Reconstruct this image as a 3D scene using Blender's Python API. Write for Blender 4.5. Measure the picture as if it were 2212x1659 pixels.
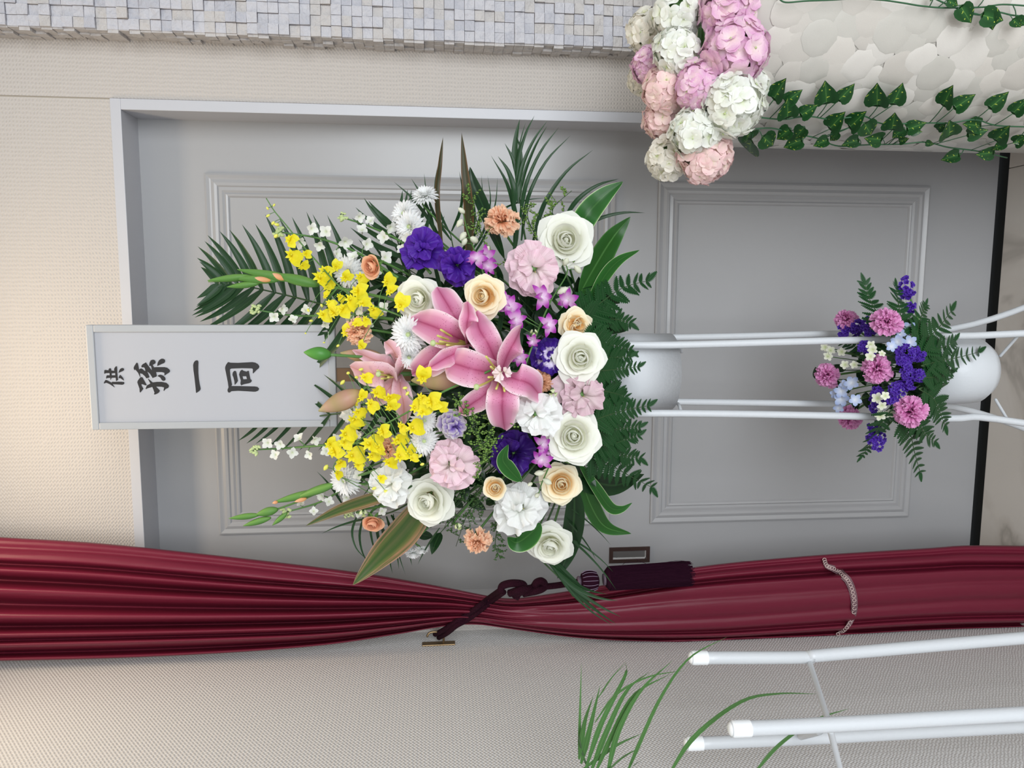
import bpy, bmesh, math, random
from mathutils import Vector, Matrix
from mathutils.bvhtree import BVHTree
for o in list(bpy.data.objects): bpy.data.objects.remove(o)
sc = bpy.context.scene
COL = sc.collection
PI = math.pi
random.seed(7)
U = random.uniform

# ------------------------------------------------------------------ camera
FPX = 1662.0                       # focal length in pixels of the 2212 x 1659 frame
CAM = Vector((0, -1.70, 1.375))
_p, _y, _r = (math.radians(a) for a in (5.645, 6.8715, -0.4554))
FW = Vector((-math.sin(_y)*math.cos(_p), math.cos(_y)*math.cos(_p), -math.sin(_p)))
_rt = Vector((math.cos(_y), math.sin(_y), 0)); _up = _rt.cross(FW)
RT = math.cos(_r)*_rt + math.sin(_r)*_up
UP = -math.sin(_r)*_rt + math.cos(_r)*_up
cd = bpy.data.cameras.new('camera'); cam = bpy.data.objects.new('camera', cd); COL.objects.link(cam)
cd.sensor_fit = 'HORIZONTAL'; cd.sensor_width = 36.0; cd.lens = FPX/2212*36
cd.clip_start = 0.02
EX, EY = -UP, -RT                  # the photograph was taken with the phone on its side: picture right is down
cam.matrix_world = Matrix(((EX.x, RT.x, -FW.x, CAM.x), (EX.y, RT.y, -FW.y, CAM.y), (EX.z, RT.z, -FW.z, CAM.z), (0, 0, 0, 1)))
sc.camera = cam

# ------------------------------------------------------------------ light
w = bpy.data.worlds.new('world'); sc.world = w; w.use_nodes = True
w.node_tree.nodes['Background'].inputs[0].default_value = (0.86, 0.93, 1.0, 1)
w.node_tree.nodes['Background'].inputs[1].default_value = 0.42
def area(name, loc, target, sx, sy, power, col, spread=180):
    l = bpy.data.lights.new(name, 'AREA'); l.shape = 'RECTANGLE'; l.size = sx; l.size_y = sy
    l.energy = power; l.color = col; l.spread = math.radians(spread)
    o = bpy.data.objects.new(name, l); COL.objects.link(o); o.location = loc
    o.rotation_euler = (Vector(target)-Vector(loc)).to_track_quat('-Z', 'Y').to_euler()
    return o
area('window_daylight', (1.0, -4.1, 1.0), (-0.1, 0, 0.95), 2.8, 1.8, 128, (0.93, 0.97, 1.0))
area('ceiling_downlight', (-0.25, -0.42, 2.45), (-0.25, -0.30, 0), 0.5, 0.14, 4.4, (1.0, 0.80, 0.55))
vs = sc.view_settings
vs.view_transform = 'Standard'; vs.look = 'None'; vs.gamma = 1.0; vs.use_curve_mapping = False
vs.exposure = 0.10

# ------------------------------------------------------------------ helpers
def W(px, py, Y):
    """world point at depth plane Y seen at a position of the photograph"""
    d = FW*FPX + RT*(829.5-py) + UP*(1106-px)
    return CAM + d*((Y-CAM.y)/d.y)
def PXM(Y): return (Y-CAM.y)/FPX          # metres per pixel at depth plane Y
def lin(h):
    c = [int(h[i:i+2], 16)/255 for i in (0, 2, 4)]
    return tuple((x/12.92 if x <= .04045 else ((x+.055)/1.055)**2.4) for x in c)+(1,)
def newmat(name):
    m = bpy.data.materials.new(name); m.use_nodes = True
    nt = m.node_tree; return m, nt, nt.nodes['Principled BSDF']
def N(nt, t, **k):
    n = nt.nodes.new(t)
    for a, b in k.items():
        if a.startswith('i'): n.inputs[int(a[1:])].default_value = b
        else: setattr(n, a, b)
    return n
def mat(name, hexc, rough=.5, metal=0, bump=0, bscale=60, spec=.5, vary=0, vscale=8, coat=0, pos=False):
    m, nt, b = newmat(name)
    b.inputs['Base Color'].default_value = lin(hexc); b.inputs['Roughness'].default_value = rough
    b.inputs['Metallic'].default_value = metal; b.inputs['Specular IOR Level'].default_value = spec
    b.inputs['Coat Weight'].default_value = coat
    tc = N(nt, 'ShaderNodeTexCoord')
    OC = N(nt, 'ShaderNodeNewGeometry').outputs['Position'] if pos else tc.outputs['Object']
    if vary:
        n = N(nt, 'ShaderNodeTexNoise'); n.inputs['Scale'].default_value = vscale
        nt.links.new(OC, n.inputs['Vector'])
        mx = N(nt, 'ShaderNodeMix', data_type='RGBA', blend_type='MULTIPLY'); mx.inputs[0].default_value = vary
        mx.inputs[6].default_value = lin(hexc)
        cr = N(nt, 'ShaderNodeValToRGB'); cr.color_ramp.elements[0].position = .3; cr.color_ramp.elements[1].position = .7
        cr.color_ramp.elements[0].color = (.45, .45, .45, 1)
        nt.links.new(n.outputs['Fac'], cr.inputs[0]); nt.links.new(cr.outputs[0], mx.inputs[7]); nt.links.new(mx.outputs[2], b.inputs['Base Color'])
    if bump:
        n2 = N(nt, 'ShaderNodeTexNoise'); n2.inputs['Scale'].default_value = bscale; n2.inputs['Detail'].default_value = 4
        nt.links.new(OC, n2.inputs['Vector'])
        bp = N(nt, 'ShaderNodeBump'); bp.inputs['Strength'].default_value = bump; bp.inputs['Distance'].default_value = .01
        nt.links.new(n2.outputs['Fac'], bp.inputs['Height']); nt.links.new(bp.outputs[0], b.inputs['Normal'])
    return m
def petal(name, stops, trans=.25, rough=.5, axis='v', spots=None, vein=0, spec=.3, jitter=.0):
    """thin petal or leaf: colour ramp along (v) or across (u = distance from the midrib) the blade, some light shining through"""
    m, nt, b = newmat(name)
    b.inputs['Roughness'].default_value = rough; b.inputs['Specular IOR Level'].default_value = spec
    uv = N(nt, 'ShaderNodeUVMap'); sp = N(nt, 'ShaderNodeSeparateXYZ'); nt.links.new(uv.outputs[0], sp.inputs[0])
    if axis == 'u':
        a = N(nt, 'ShaderNodeMath', operation='SUBTRACT', i1=.5); nt.links.new(sp.outputs[0], a.inputs[0])
        a2 = N(nt, 'ShaderNodeMath', operation='ABSOLUTE'); nt.links.new(a.outputs[0], a2.inputs[0])
        a3 = N(nt, 'ShaderNodeMath', operation='MULTIPLY', i1=2.0); nt.links.new(a2.outputs[0], a3.inputs[0]); fac = a3.outputs[0]
    else: fac = sp.outputs[1]
    if jitter:
        nz = N(nt, 'ShaderNodeTexNoise'); nz.inputs['Scale'].default_value = 9; nz.inputs['Detail'].default_value = 3
        mp = N(nt, 'ShaderNodeMapping'); mp.inputs['Scale'].default_value = (1.6, .25, 1) if axis == 'u' else (1, 1, 1)
        nt.links.new(uv.outputs[0], mp.inputs[0]); nt.links.new(mp.outputs[0], nz.inputs['Vector'])
        s1 = N(nt, 'ShaderNodeMath', operation='SUBTRACT', i1=.5); nt.links.new(nz.outputs['Fac'], s1.inputs[0])
        s2 = N(nt, 'ShaderNodeMath', operation='MULTIPLY_ADD', i1=jitter); nt.links.new(s1.outputs[0], s2.inputs[0]); nt.links.new(fac, s2.inputs[2]); fac = s2.outputs[0]
    cr = N(nt, 'ShaderNodeValToRGB'); els = cr.color_ramp.elements
    while len(els) < len(stops): els.new(.5)
    for e, (p, c) in zip(els, stops): e.position = p; e.color = lin(c)
    nt.links.new(fac, cr.inputs[0]); colr = cr.outputs[0]
    if spots:
        vo = N(nt, 'ShaderNodeTexVoronoi'); vo.inputs['Scale'].default_value = 17
        mp = N(nt, 'ShaderNodeMapping'); mp.inputs['Scale'].default_value = (1, 2.2, 1)
        nt.links.new(uv.outputs[0], mp.inputs[0]); nt.links.new(mp.outputs[0], vo.inputs['Vector'])
        lt = N(nt, 'ShaderNodeMath', operation='LESS_THAN', i1=.16); nt.links.new(vo.outputs['Distance'], lt.inputs[0])
        l2 = N(nt, 'ShaderNodeMath', operation='LESS_THAN', i1=.55); nt.links.new(sp.outputs[1], l2.inputs[0])
        mu = N(nt, 'ShaderNodeMath', operation='MULTIPLY'); nt.links.new(lt.outputs[0], mu.inputs[0]); nt.links.new(l2.outputs[0], mu.inputs[1])
        mx = N(nt, 'ShaderNodeMix', data_type='RGBA'); nt.links.new(mu.outputs[0], mx.inputs[0]); nt.links.new(colr, mx.inputs[6]); mx.inputs[7].default_value = lin(spots); colr = mx.outputs[2]
    nt.links.new(colr, b.inputs['Base Color'])
    if vein:
        wv = N(nt, 'ShaderNodeTexWave'); wv.inputs['Scale'].default_value = vein; wv.inputs['Distortion'].default_value = .6; wv.bands_direction = 'X'
        nt.links.new(uv.outputs[0], wv.inputs['Vector'])
        bp = N(nt, 'ShaderNodeBump'); bp.inputs['Strength'].default_value = .25; bp.inputs['Distance'].default_value = .001
        nt.links.new(wv.outputs['Fac'], bp.inputs['Height']); nt.links.new(bp.outputs[0], b.inputs['Normal'])
    if trans:
        tr = N(nt, 'ShaderNodeBsdfTranslucent'); nt.links.new(colr, tr.inputs[0])
        ms = N(nt, 'ShaderNodeMixShader', i0=trans); nt.links.new(b.outputs[0], ms.inputs[1]); nt.links.new(tr.outputs[0], ms.inputs[2])
        nt.links.new(ms.outputs[0], nt.nodes['Material Output'].inputs[0])
    return m

MESH = {}
def mk(verts, faces, uvs=None, smooth=True, name='mesh'):
    me = bpy.data.meshes.new(name); me.from_pydata([tuple(v) for v in verts], [], faces)
    if uvs:
        ul = me.uv_layers.new(name='UVMap')
        for lp in me.loops: ul.data[lp.index].uv = uvs[lp.vertex_index]
    me.materials.append(None)
    me.polygons.foreach_set('use_smooth', [smooth]*len(me.polygons)); me.update()
    return me
def grid(fn, nu, nv, key=None, closed=False):
    if key and key in MESH: return MESH[key]
    vs_, uv, fs = [], [], []
    for j in range(nv+1):
        for i in range(nu+1):
            u, v = i/nu*2-1, j/nv
            vs_.append(fn(u, v)); uv.append((i/nu, v))
    for j in range(nv):
        for i in range(nu):
            a = j*(nu+1)+i; fs.append((a, a+1, a+nu+2, a+nu+1))
    me = mk(vs_, fs, uv)
    if key: MESH[key] = me
    return me
def bm2me(bm, smooth=False):
    me = bpy.data.meshes.new('mesh'); bm.to_mesh(me); bm.free(); me.materials.append(None)
    me.polygons.foreach_set('use_smooth', [smooth]*len(me.polygons)); return me
def setmat(o, m):
    o.material_slots[0].link = 'OBJECT'; o.material_slots[0].material = m
def part(name, me, parent, m, M=None, label=None, kind=None):
    o = bpy.data.objects.new(name, me); COL.objects.link(o); o.parent = parent; setmat(o, m)
    if M is not None: o.matrix_basis = M
    if label: o['label'] = label
    if kind: o['kind'] = kind
    return o
def tag(o, label, cat, group=None, kind=None):
    o['label'] = label; o['category'] = cat
    if group: o['group'] = group
    if kind: o['kind'] = kind
    return o
def thing(name, label, cat, M=None, group=None, kind=None):
    o = bpy.data.objects.new(name, None); COL.objects.link(o); o.empty_display_size = .02
    if M is not None: o.matrix_basis = M if isinstance(M, Matrix) else Matrix.Translation(M)
    return tag(o, label, cat, group, kind)
def single(name, me, m, label, cat, loc=(0, 0, 0), group=None, kind=None):
    o = bpy.data.objects.new(name, me); COL.objects.link(o); o.location = loc; setmat(o, m)
    return tag(o, label, cat, group, kind)
def box(bm, x0, x1, y0, y1, z0, z1, bev=0):
    r = bmesh.ops.create_cube(bm, size=1, matrix=Matrix.Translation(((x0+x1)/2, (y0+y1)/2, (z0+z1)/2)) @ Matrix.Diagonal((abs(x1-x0), abs(y1-y0), abs(z1-z0), 1)))
    if bev:
        es = list({e for v in r['verts'] for e in v.link_edges})
        bmesh.ops.bevel(bm, geom=es, offset=bev, segments=2, affect='EDGES', profile=.5)
def boxme(*a, **k):
    bm = bmesh.new(); box(bm, *a, **k); return bm2me(bm)
def catmull(pts, n):
    P = [Vector(p) for p in pts]
    if len(P) == 2: return [P[0].lerp(P[1], i/n) for i in range(n+1)]
    P = [P[0]*2-P[1]]+P+[P[-1]*2-P[-2]]
    out = []; m = len(P)-3
    for i in range(n+1):
        t = i/n*m; k = min(int(t), m-1); t -= k
        a, b, c, d = P[k:k+4]
        out.append(.5*((2*b)+(c-a)*t+(2*a-5*b+4*c-d)*t*t+(3*b-a-3*c+d)*t**3))
    return out
def tube(pts, r0, r1=None, n=16, sides=6, cap=True, raw=False):
    r1 = r0 if r1 is None else r1
    C = catmull(pts, n) if not raw else [Vector(p) for p in pts]; n = len(C)-1
    vs_, fs, uv = [], [], []
    ref = Vector((.31, .52, .79)).normalized(); prev = None
    for i, c in enumerate(C):
        T = (C[min(i+1, n)]-C[max(i-1, 0)])
        T = T.normalized() if T.length > 1e-9 else Vector((0, 0, 1))
        s = T.cross(prev if prev else ref)
        if s.length < 1e-4: s = T.orthogonal()
        s.normalize(); q = s.cross(T); prev = q
        r = (r0+(r1-r0)*i/n) if not callable(r0) else r0(i/n)
        for k in range(sides):
            a = 2*PI*k/sides
            vs_.append(c+s*(math.cos(a)*r)+q*(math.sin(a)*r)); uv.append((k/sides, i/n))
    for i in range(n):
        for k in range(sides):
            a, b = i*sides+k, i*sides+(k+1) % sides
            fs.append((a, b, b+sides, a+sides))
    if cap:
        fs.append(tuple(reversed(range(sides)))); fs.append(tuple(n*sides+k for k in range(sides)))
    return vs_, fs, uv
def tubeme(*a, **k):
    return mk(*tube(*a, **k))
def join(lst):
    V, F, T = [], [], []
    for v, f, t in lst:
        b = len(V); V += list(v); T += list(t); F += [tuple(i+b for i in q) for q in f]
    return V, F, T
def lathe(prof, n=24, key=None):
    if key and key in MESH: return MESH[key]
    vs_, fs = [], []
    for r, z in prof:
        for k in range(n): vs_.append((r*math.cos(2*PI*k/n), r*math.sin(2*PI*k/n), z))
    for j in range(len(prof)-1):
        for k in range(n):
            a, b = j*n+k, j*n+(k+1) % n
            fs.append((a, b, b+n, a+n))
    me = mk(vs_, fs, [(.5, .55)]*len(vs_))
    if key: MESH[key] = me
    return me
PROF = {
 'leaf': lambda t: max(.03, math.sin(PI*t**.75)**.8) if t < 1 else 0.0,
 'strap': lambda t: min(1, .45+t*2.2)*(1-t**3.2),
 'grass': lambda t: min(1, .35+t*3)*max(0, 1-t**2),
 'round': lambda t: max(.03, math.sin(PI*min(1, t)**1.25)**.55) if t < 1 else 0.02,
 'tepal': lambda t: (.22+.78*math.sin(PI*min(1, t*.93+.03))**.85)*(1 if t < .9 else max(.12, (1-t)/.1)**.6),
}
def ribbon(pts, width, nrm, prof='leaf', fold=.2, n=12, nu=4, loc=None, wavy=0, ph=0, raw=False):
    """blade swept along a curve; nrm is the way its upper face looks"""
    C = catmull(pts, n); pf = PROF[prof]; vs_, uv, fs = [], [], []
    loc = Vector(loc) if loc is not None else Vector((0, 0, 0))
    nrm = Vector(nrm)
    for i, c in enumerate(C):
        t = i/n; T = (C[min(i+1, n)]-C[max(i-1, 0)]).normalized()
        s = T.cross(nrm)
        if s.length < 1e-3: s = T.orthogonal()
        s.normalize(); q = s.cross(T); wd = width*.5*pf(t)
        for k in range(nu+1):
            u = k/nu*2-1
            h = fold*abs(u)*wd
            if wavy: h += wavy*width*math.sin(t*16+ph+u*1.4)*abs(u)**1.5
            vs_.append(c+s*(u*wd)+q*h-loc); uv.append((k/nu, t))
    for i in range(n):
        for k in range(nu):
            a = i*(nu+1)+k; fs.append((a, a+1, a+nu+2, a+nu+1))
    return (vs_, fs, uv) if raw else mk(vs_, fs, uv)
def face(pos, tx=0, ty=0, spin=0, s=1):
    """matrix whose +Z looks at the viewer, leaned by tx, ty towards picture right / down"""
    z = ((CAM-pos).normalized()+EX*tx+EY*ty).normalized()
    x = EX-z*EX.dot(z); x.normalize(); y = z.cross(x)
    M = Matrix(((x.x, y.x, z.x, pos.x), (x.y, y.y, z.y, pos.y), (x.z, y.z, z.z, pos.z), (0, 0, 0, 1)))
    return M @ Matrix.Rotation(spin, 4, 'Z') @ Matrix.Scale(s, 4)
RZ = lambda a: Matrix.Rotation(a, 4, 'Z')
RY = lambda a: Matrix.Rotation(a, 4, 'Y')
RX = lambda a: Matrix.Rotation(a, 4, 'X')
SC = lambda s: Matrix.Scale(s, 4)
TR = Matrix.Translation

# ------------------------------------------------------------------ materials of the setting
def wallpaper(name, hexc, az, ax, axis):
    m, nt, b = newmat(name); b.inputs['Base Color'].default_value = lin(hexc); b.inputs['Roughness'].default_value = .75
    tc = N(nt, 'ShaderNodeTexCoord'); sp = N(nt, 'ShaderNodeSeparateXYZ'); nt.links.new(tc.outputs['Object'], sp.inputs[0])
    nz = N(nt, 'ShaderNodeTexNoise'); nz.inputs['Scale'].default_value = 45; nt.links.new(tc.outputs['Object'], nz.inputs['Vector'])
    def wave(out, k, amp):
        a = N(nt, 'ShaderNodeMath', operation='MULTIPLY', i1=2*PI/k); nt.links.new(out, a.inputs[0])
        c = N(nt, 'ShaderNodeMath', operation='MULTIPLY_ADD', i1=amp); nt.links.new(nz.outputs['Fac'], c.inputs[0]); nt.links.new(a.outputs[0], c.inputs[2])
        s = N(nt, 'ShaderNodeMath', operation='SINE'); nt.links.new(c.outputs[0], s.inputs[0]); return s.outputs[0]
    z = wave(sp.outputs[2], az, 5); x = wave(sp.outputs[axis], ax, 4)
    mu = N(nt, 'ShaderNodeMath', operation='MULTIPLY'); nt.links.new(z, mu.inputs[0]); nt.links.new(x, mu.inputs[1])
    ad = N(nt, 'ShaderNodeMath', operation='MULTIPLY_ADD', i1=.5); nt.links.new(z, ad.inputs[0]); nt.links.new(mu.outputs[0], ad.inputs[2])
    bp = N(nt, 'ShaderNodeBump'); bp.inputs['Strength'].default_value = .55; bp.inputs['Distance'].default_value = .0011
    nt.links.new(ad.outputs[0], bp.inputs['Height']); nt.links.new(bp.outputs[0], b.inputs['Normal'])
    return m
M_WALL = wallpaper('woven_wallpaper', 'b9b3ae', .0068, .0085, 0)
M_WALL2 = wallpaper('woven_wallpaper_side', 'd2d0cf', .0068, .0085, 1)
M_DOOR = mat('satin_grey_white_paint', '9c9c9e', .28, spec=.45)
M_FRAME = mat('white_trim_paint', 'b5b6bc', .4)
M_DARK = mat('black_granite', '14140f', .5, vary=.6, vscale=300)
M_WHITE = mat('white_powder_coat', 'c9cdd2', .38, bump=.05, bscale=200)
M_CAP = mat('white_plastic', 'eef1f4', .35)
M_STONE = mat('split_white_quartz', 'b8b7bd', .55, bump=.8, bscale=55, vary=.10, vscale=40, pos=True)
M_STONE2 = mat('split_grey_quartz', 'adadb5', .55, bump=.8, bscale=55, vary=.10, vscale=40, pos=True)
M_STONE3 = mat('split_warm_quartz', 'b6b2b1', .55, bump=.8, bscale=55, vary=.10, vscale=40, pos=True)
M_GROUT = mat('pale_grout', '9b9998', .8)
def marble():
    m, nt, b = newmat('beige_marble'); b.inputs['Roughness'].default_value = .25
    tc = N(nt, 'ShaderNodeTexCoord')
    n = N(nt, 'ShaderNodeTexNoise'); n.inputs['Scale'].default_value = 2.0; n.inputs['Detail'].default_value = 5; n.inputs['Distortion'].default_value = .8
    nt.links.new(tc.outputs['Object'], n.inputs['Vector'])
    cr = N(nt, 'ShaderNodeValToRGB'); e = cr.color_ramp.elements; e[0].position = .40; e[0].color = lin('d5cfc8'); e[1].position = .56; e[1].color = lin('d9d3cc')
    e2 = e.new(.49); e2.color = lin('b3aca4'); e3 = e.new(.46); e3.color = lin('cfc8c0'); e4 = e.new(.52); e4.color = lin('d0c9c1')
    nt.links.new(n.outputs['Fac'], cr.inputs[0]); nt.links.new(cr.outputs[0], b.inputs['Base Color']); return m
M_MARBLE = marble()

# ------------------------------------------------------------------ the room
DY = 0.09                                   # door leaf plane; the wall face is at Y = 0
XR, XFR, ZT, ZFT = .367, .389, 2.012, 2.033   # leaf edge, frame outer edge, leaf top, frame top
XL, XFL = -.715, -.738
XW = -.78                                   # left wall
wb = thing('wall_back', 'cream wall covered in woven wallpaper around the door', 'wall', kind='structure')
for nm, a in (('wall_panel', (XW-.2, XFR-.0015, .006, .25, ZFT, 2.7)), ('wall_panel', (XFR+.0015, 2.6, .006, .25, 0, 2.7)), ('wall_panel', (XW-.2, XFL, .006, .25, 0, ZFT))):
    part(nm, boxme(*a), wb, M_WALL)
part('joint_backing', boxme(XFR-.01, XFR+.01, .008, .26, ZFT-.02, 2.7), wb, mat('joint_backing_paint', 'a89f92', .8))  # slightly darker backing strip behind the open wallpaper joint
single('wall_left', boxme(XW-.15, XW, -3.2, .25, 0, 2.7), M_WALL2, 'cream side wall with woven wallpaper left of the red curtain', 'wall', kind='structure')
single('ceiling', boxme(-1.2, 2.6, -3.4, .25, 2.6, 2.7), mat('ceiling_paint', 'd8d2c6', .8), 'plain off-white ceiling above the door', 'ceiling', kind='structure')
fl = thing('floor', 'polished beige marble tile floor with grey veins', 'floor', kind='structure')
part('floor_bed', boxme(-1.2, 2.6, -3.4, .075, -.05, -.006), fl, M_GROUT)
for i in range(-2, 4):
    for j in range(-3, 0):
        part('floor_tile', boxme(i*.6+.30, i*.6+.8985, j*.6+.073, j*.6+.6715, -.012, 0, bev=.001), fl, M_MARBLE)
single('trim_1', boxme(-1.2, 1.2, .073, .16, -.05, -.004), M_DARK, 'speckled black granite sill strip under the door', 'sill', kind='structure')
tf = thing('trim_2', 'plain white painted door frame standing proud of the wallpaper', 'door frame', kind='structure')
part('jamb', boxme(XR, XFR, 0, .16, 0, ZT, bev=.001), tf, M_FRAME)
part('jamb', boxme(XFL, XL, 0, .16, 0, ZT, bev=.001), tf, M_FRAME)
part('head', boxme(XFL, XFR, 0, .16, ZT, ZFT, bev=.001), tf, M_FRAME)
# door with two moulded panels
D_ = DY+1.70
PX0, PX1 = -.31355*D_, .1427*D_
ZP = [1.375+k*D_ for k in (.28008, -.2339, -.28941, -.66335)]
door = thing('door_1', 'light grey door with two moulded panels and a flush pull', 'door', kind='structure')
part('leaf', boxme(XL-.03, XR+.02, DY, DY+.04, .012, ZT+.02), door, M_DOOR)
def moulding(x0, x1, z0, z1):
    prof = [(0, 0), (.0, .007), (.004, .009), (.010, .006), (.013, .005), (.020, .008), (.026, .007), (.029, .004), (.036, .005), (.041, .002), (.044, .0045), (.048, .0035), (.0515, 0)]
    vs_, fs = [], []
    for d, h in prof:
        for (x, z) in ((x0+d, z0+d), (x1-d, z0+d), (x1-d, z1-d), (x0+d, z1-d)): vs_.append((x, DY-h*.9, z))
    for j in range(len(prof)-1):
        for k in range(4):
            a, b = j*4+k, j*4+(k+1) % 4
            fs.append((a, b, b+4, a+4))
    return mk(vs_, fs, [(0, 0)]*len(vs_), smooth=False)
part('panel_moulding', moulding(PX0, PX1, ZP[1], ZP[0]), door, M_DOOR)
part('panel_moulding', moulding(PX0, PX1, ZP[3], ZP[2]), door, M_DOOR)
# flush pull
a, b = W(1316, 1182.5, DY), W(1402.5, 1213, DY)
pull = bpy.data.objects.new('flush_pull', None); COL.objects.link(pull)
pull.parent = door; pull.location = a
def ringbox(w_, h_, t, y0, y1):
    bm = bmesh.new()
    box(bm, 0, -w_, y0, y1, 0, -t); box(bm, 0, -w_, y0, y1, -h_+t, -h_); box(bm, 0, -t, y0, y1, -t, -h_+t); box(bm, -w_+t, -w_, y0, y1, -t, -h_+t)
    return bm2me(bm)
pw, ph_ = abs(b.x-a.x), abs(b.z-a.z)
part('pull_frame', ringbox(pw, ph_, .009, -.004, .0), pull, mat('bronze_plate', '4c3a36', .4, metal=.5))
part('pull_cup', boxme(-.009, -pw+.009, -.0008, 0, -.009, -ph_+.009), pull, mat('satin_steel', '9a9a98', .35, metal=.8))
bm = bmesh.new(); box(bm, -.009, -pw+.009, -.003, -.0008, -ph_+.0095, -ph_+.012); box(bm, -pw+.009, -pw+.0115, -.003, -.0008, -.009, -ph_+.009)
part('cup_rim', bm2me(bm), pull, mat('bright_steel', 'e6e6e6', .2, metal=.6))

# mosaic pilaster on the right
MX, MY = .506, -.055
mos = thing('wall_right', 'projecting pilaster faced with small split white stone tiles', 'stone pilaster', kind='structure')
part('core', boxme(MX+.007, 1.6, MY+.006, .006, 0, 2.6), mos, M_GROUT)
TP = .0205
tile_me = []
for k in range(6):
    bm = bmesh.new(); box(bm, -.5, .5, -.5, .5, -.5, .5)
    for v in bm.verts:
        if v.co.y < 0: v.co.y += U(-.12, .12); v.co.x *= U(.985, 1.0); v.co.z *= U(.985, 1.0)
    tile_me.append(bm2me(bm))
SM = (M_STONE, M_STONE, M_STONE2, M_STONE3)
rest = []
for j in range(0, 84):
    z = .84+j*TP
    for i in range(-1, 9):
        if i >= 0:
            dy = U(.006, .0135); gx = .0199
            M = TR((MX+(i+.5)*TP, MY+.007-dy*.5, z+TP/2)) @ Matrix.Diagonal((gx, dy, .0199, 1))
            if i < 4 and z < 2.28: part('stone_tile', random.choice(tile_me), mos, random.choice(SM), M)
            elif z < 2.6: rest.append(M)
    for i in range(3):
        dx = U(.008, .015)
        rest.append(TR((MX+.008-dx*.5, MY+.001+(i+.5)*TP, z+TP/2)) @ Matrix.Rotation(-PI/2, 4, 'Z') @ Matrix.Diagonal((.0197, dx, .0199, 1)))
bm = bmesh.new()
for M in rest: bmesh.ops.create_cube(bm, size=1, matrix=M)
part('stone_tiles', bm2me(bm), mos, M_STONE3, kind='stuff')

# ------------------------------------------------------------------ shell pedestal
CX, CY, CR, CT = .54, -.30, .27, .90
M_SHELL = []
for k, c in enumerate(('cfcac3', 'c7c2bb', 'd6d2cc', 'c3c0b9')):
    M_SHELL.append(mat('capiz_shell', c, .3, bump=.12, bscale=40, coat=.3, vary=.12, vscale=30))
ped = thing('pedestal', 'round pedestal clad in overlapping white shell discs', 'pedestal', (CX, CY, 0))
part('body', lathe([(0, 0), (CR, 0), (CR, CT-.012), (CR-.012, CT), (0, CT)], 64), ped, mat('pearl_plaster', 'bdb9b2', .5))
sh = []
for k in range(7):                           # irregular thin discs bent to the round body
    rr = [1+U(-.10, .10) for _ in range(16)]
    vs_ = [(0, 0, .0007)]; n = 16
    for f, h in ((.5, .0007), (.94, .0006), (1.0, .0002)):
        for i in range(n):
            a = 2*PI*i/n; r = f*rr[i]; vs_.append((r*math.cos(a), r*math.sin(a), h-(r*math.sin(a)*.03)**2/(2*CR)))
    fs = [(0, 1+i, 1+(i+1) % n) for i in range(n)]
    for q in range(2):
        for i in range(n):
            a_, b_ = 1+q*n+i, 1+q*n+(i+1) % n; fs.append((a_, a_+n, b_+n, b_))
    sh.append(mk(vs_, fs, [(0, 0)]*len(vs_)))
row = 0; z = .33; cnt = 0
while z < CT-.01:
    for i in range(-10, 8):
        a = math.radians(-112+i*8.6+(row % 2)*4.3+U(-1.6, 1.6)); r = U(.024, .032); rad = CR+U(.0003, .0016)
        if a < math.radians(-196) or a > math.radians(-62): continue
        M = TR((math.cos(a)*rad, math.sin(a)*rad, z+U(-.008, .008))) @ RZ(a) @ RY(PI/2) @ Matrix.Diagonal((r*random.choice((-1, 1)), r, 1, 1))
        if cnt < 300: part('shell_disc', random.choice(sh), ped, random.choice(M_SHELL), M)
        cnt += 1
    z += .035; row += 1

# ------------------------------------------------------------------ red curtain
def interp(tab, x):
    if x <= tab[0][0]: return tab[0][1]
    for (x0, y0), (x1, y1) in zip(tab, tab[1:]):
        if x <= x1:
            t = (x-x0)/(x1-x0); return y0+(y1-y0)*t
    return tab[-1][1]
ER = [(-380, 1134), (-80, 1154), (0, 1160), (200, 1172), (400, 1192), (640, 1219), (800, 1240), (950, 1266), (1040, 1284), (1095, 1292), (1150, 1288), (1300, 1264), (1500, 1225), (1740, 1201), (2000, 1184), (2097, 1178), (2300, 1180)]
EL = [(-380, 1436), (-80, 1430), (0, 1428), (250, 1422), (500, 1410), (700, 1394), (850, 1372), (960, 1353), (1030, 1349), (1100, 1358), (1250, 1378), (1400, 1386), (1550, 1387), (1700, 1380), (1800, 1374), (2000, 1362), (2300, 1352)]
def smooth_tab(tab):
    P = catmull([(a, b, 0) for a, b in tab], 160); return [(p.x, p.y) for p in P]
ER, EL = smooth_tab(ER), smooth_tab(EL)
RID_T = [0, .18, .28, .43, .63, .785, .87, 1.0]
VAL_T = [.86, .45, .05, .10, .0, .45, .10]
RID_B = [0, .16, .30, .55, .80, .92, 1.0]
VAL_B = [.8, .45, .88, .86, .60, .2]
def prof(s, R, V):
    for k in range(len(R)-1):
        if s <= R[k+1]:
            t = (s-R[k])/(R[k+1]-R[k]); return 1-(1-V[k])*(.40*math.sin(PI*t)**2+.60*math.exp(-((t-.5)/.17)**2))
    return 1
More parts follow.
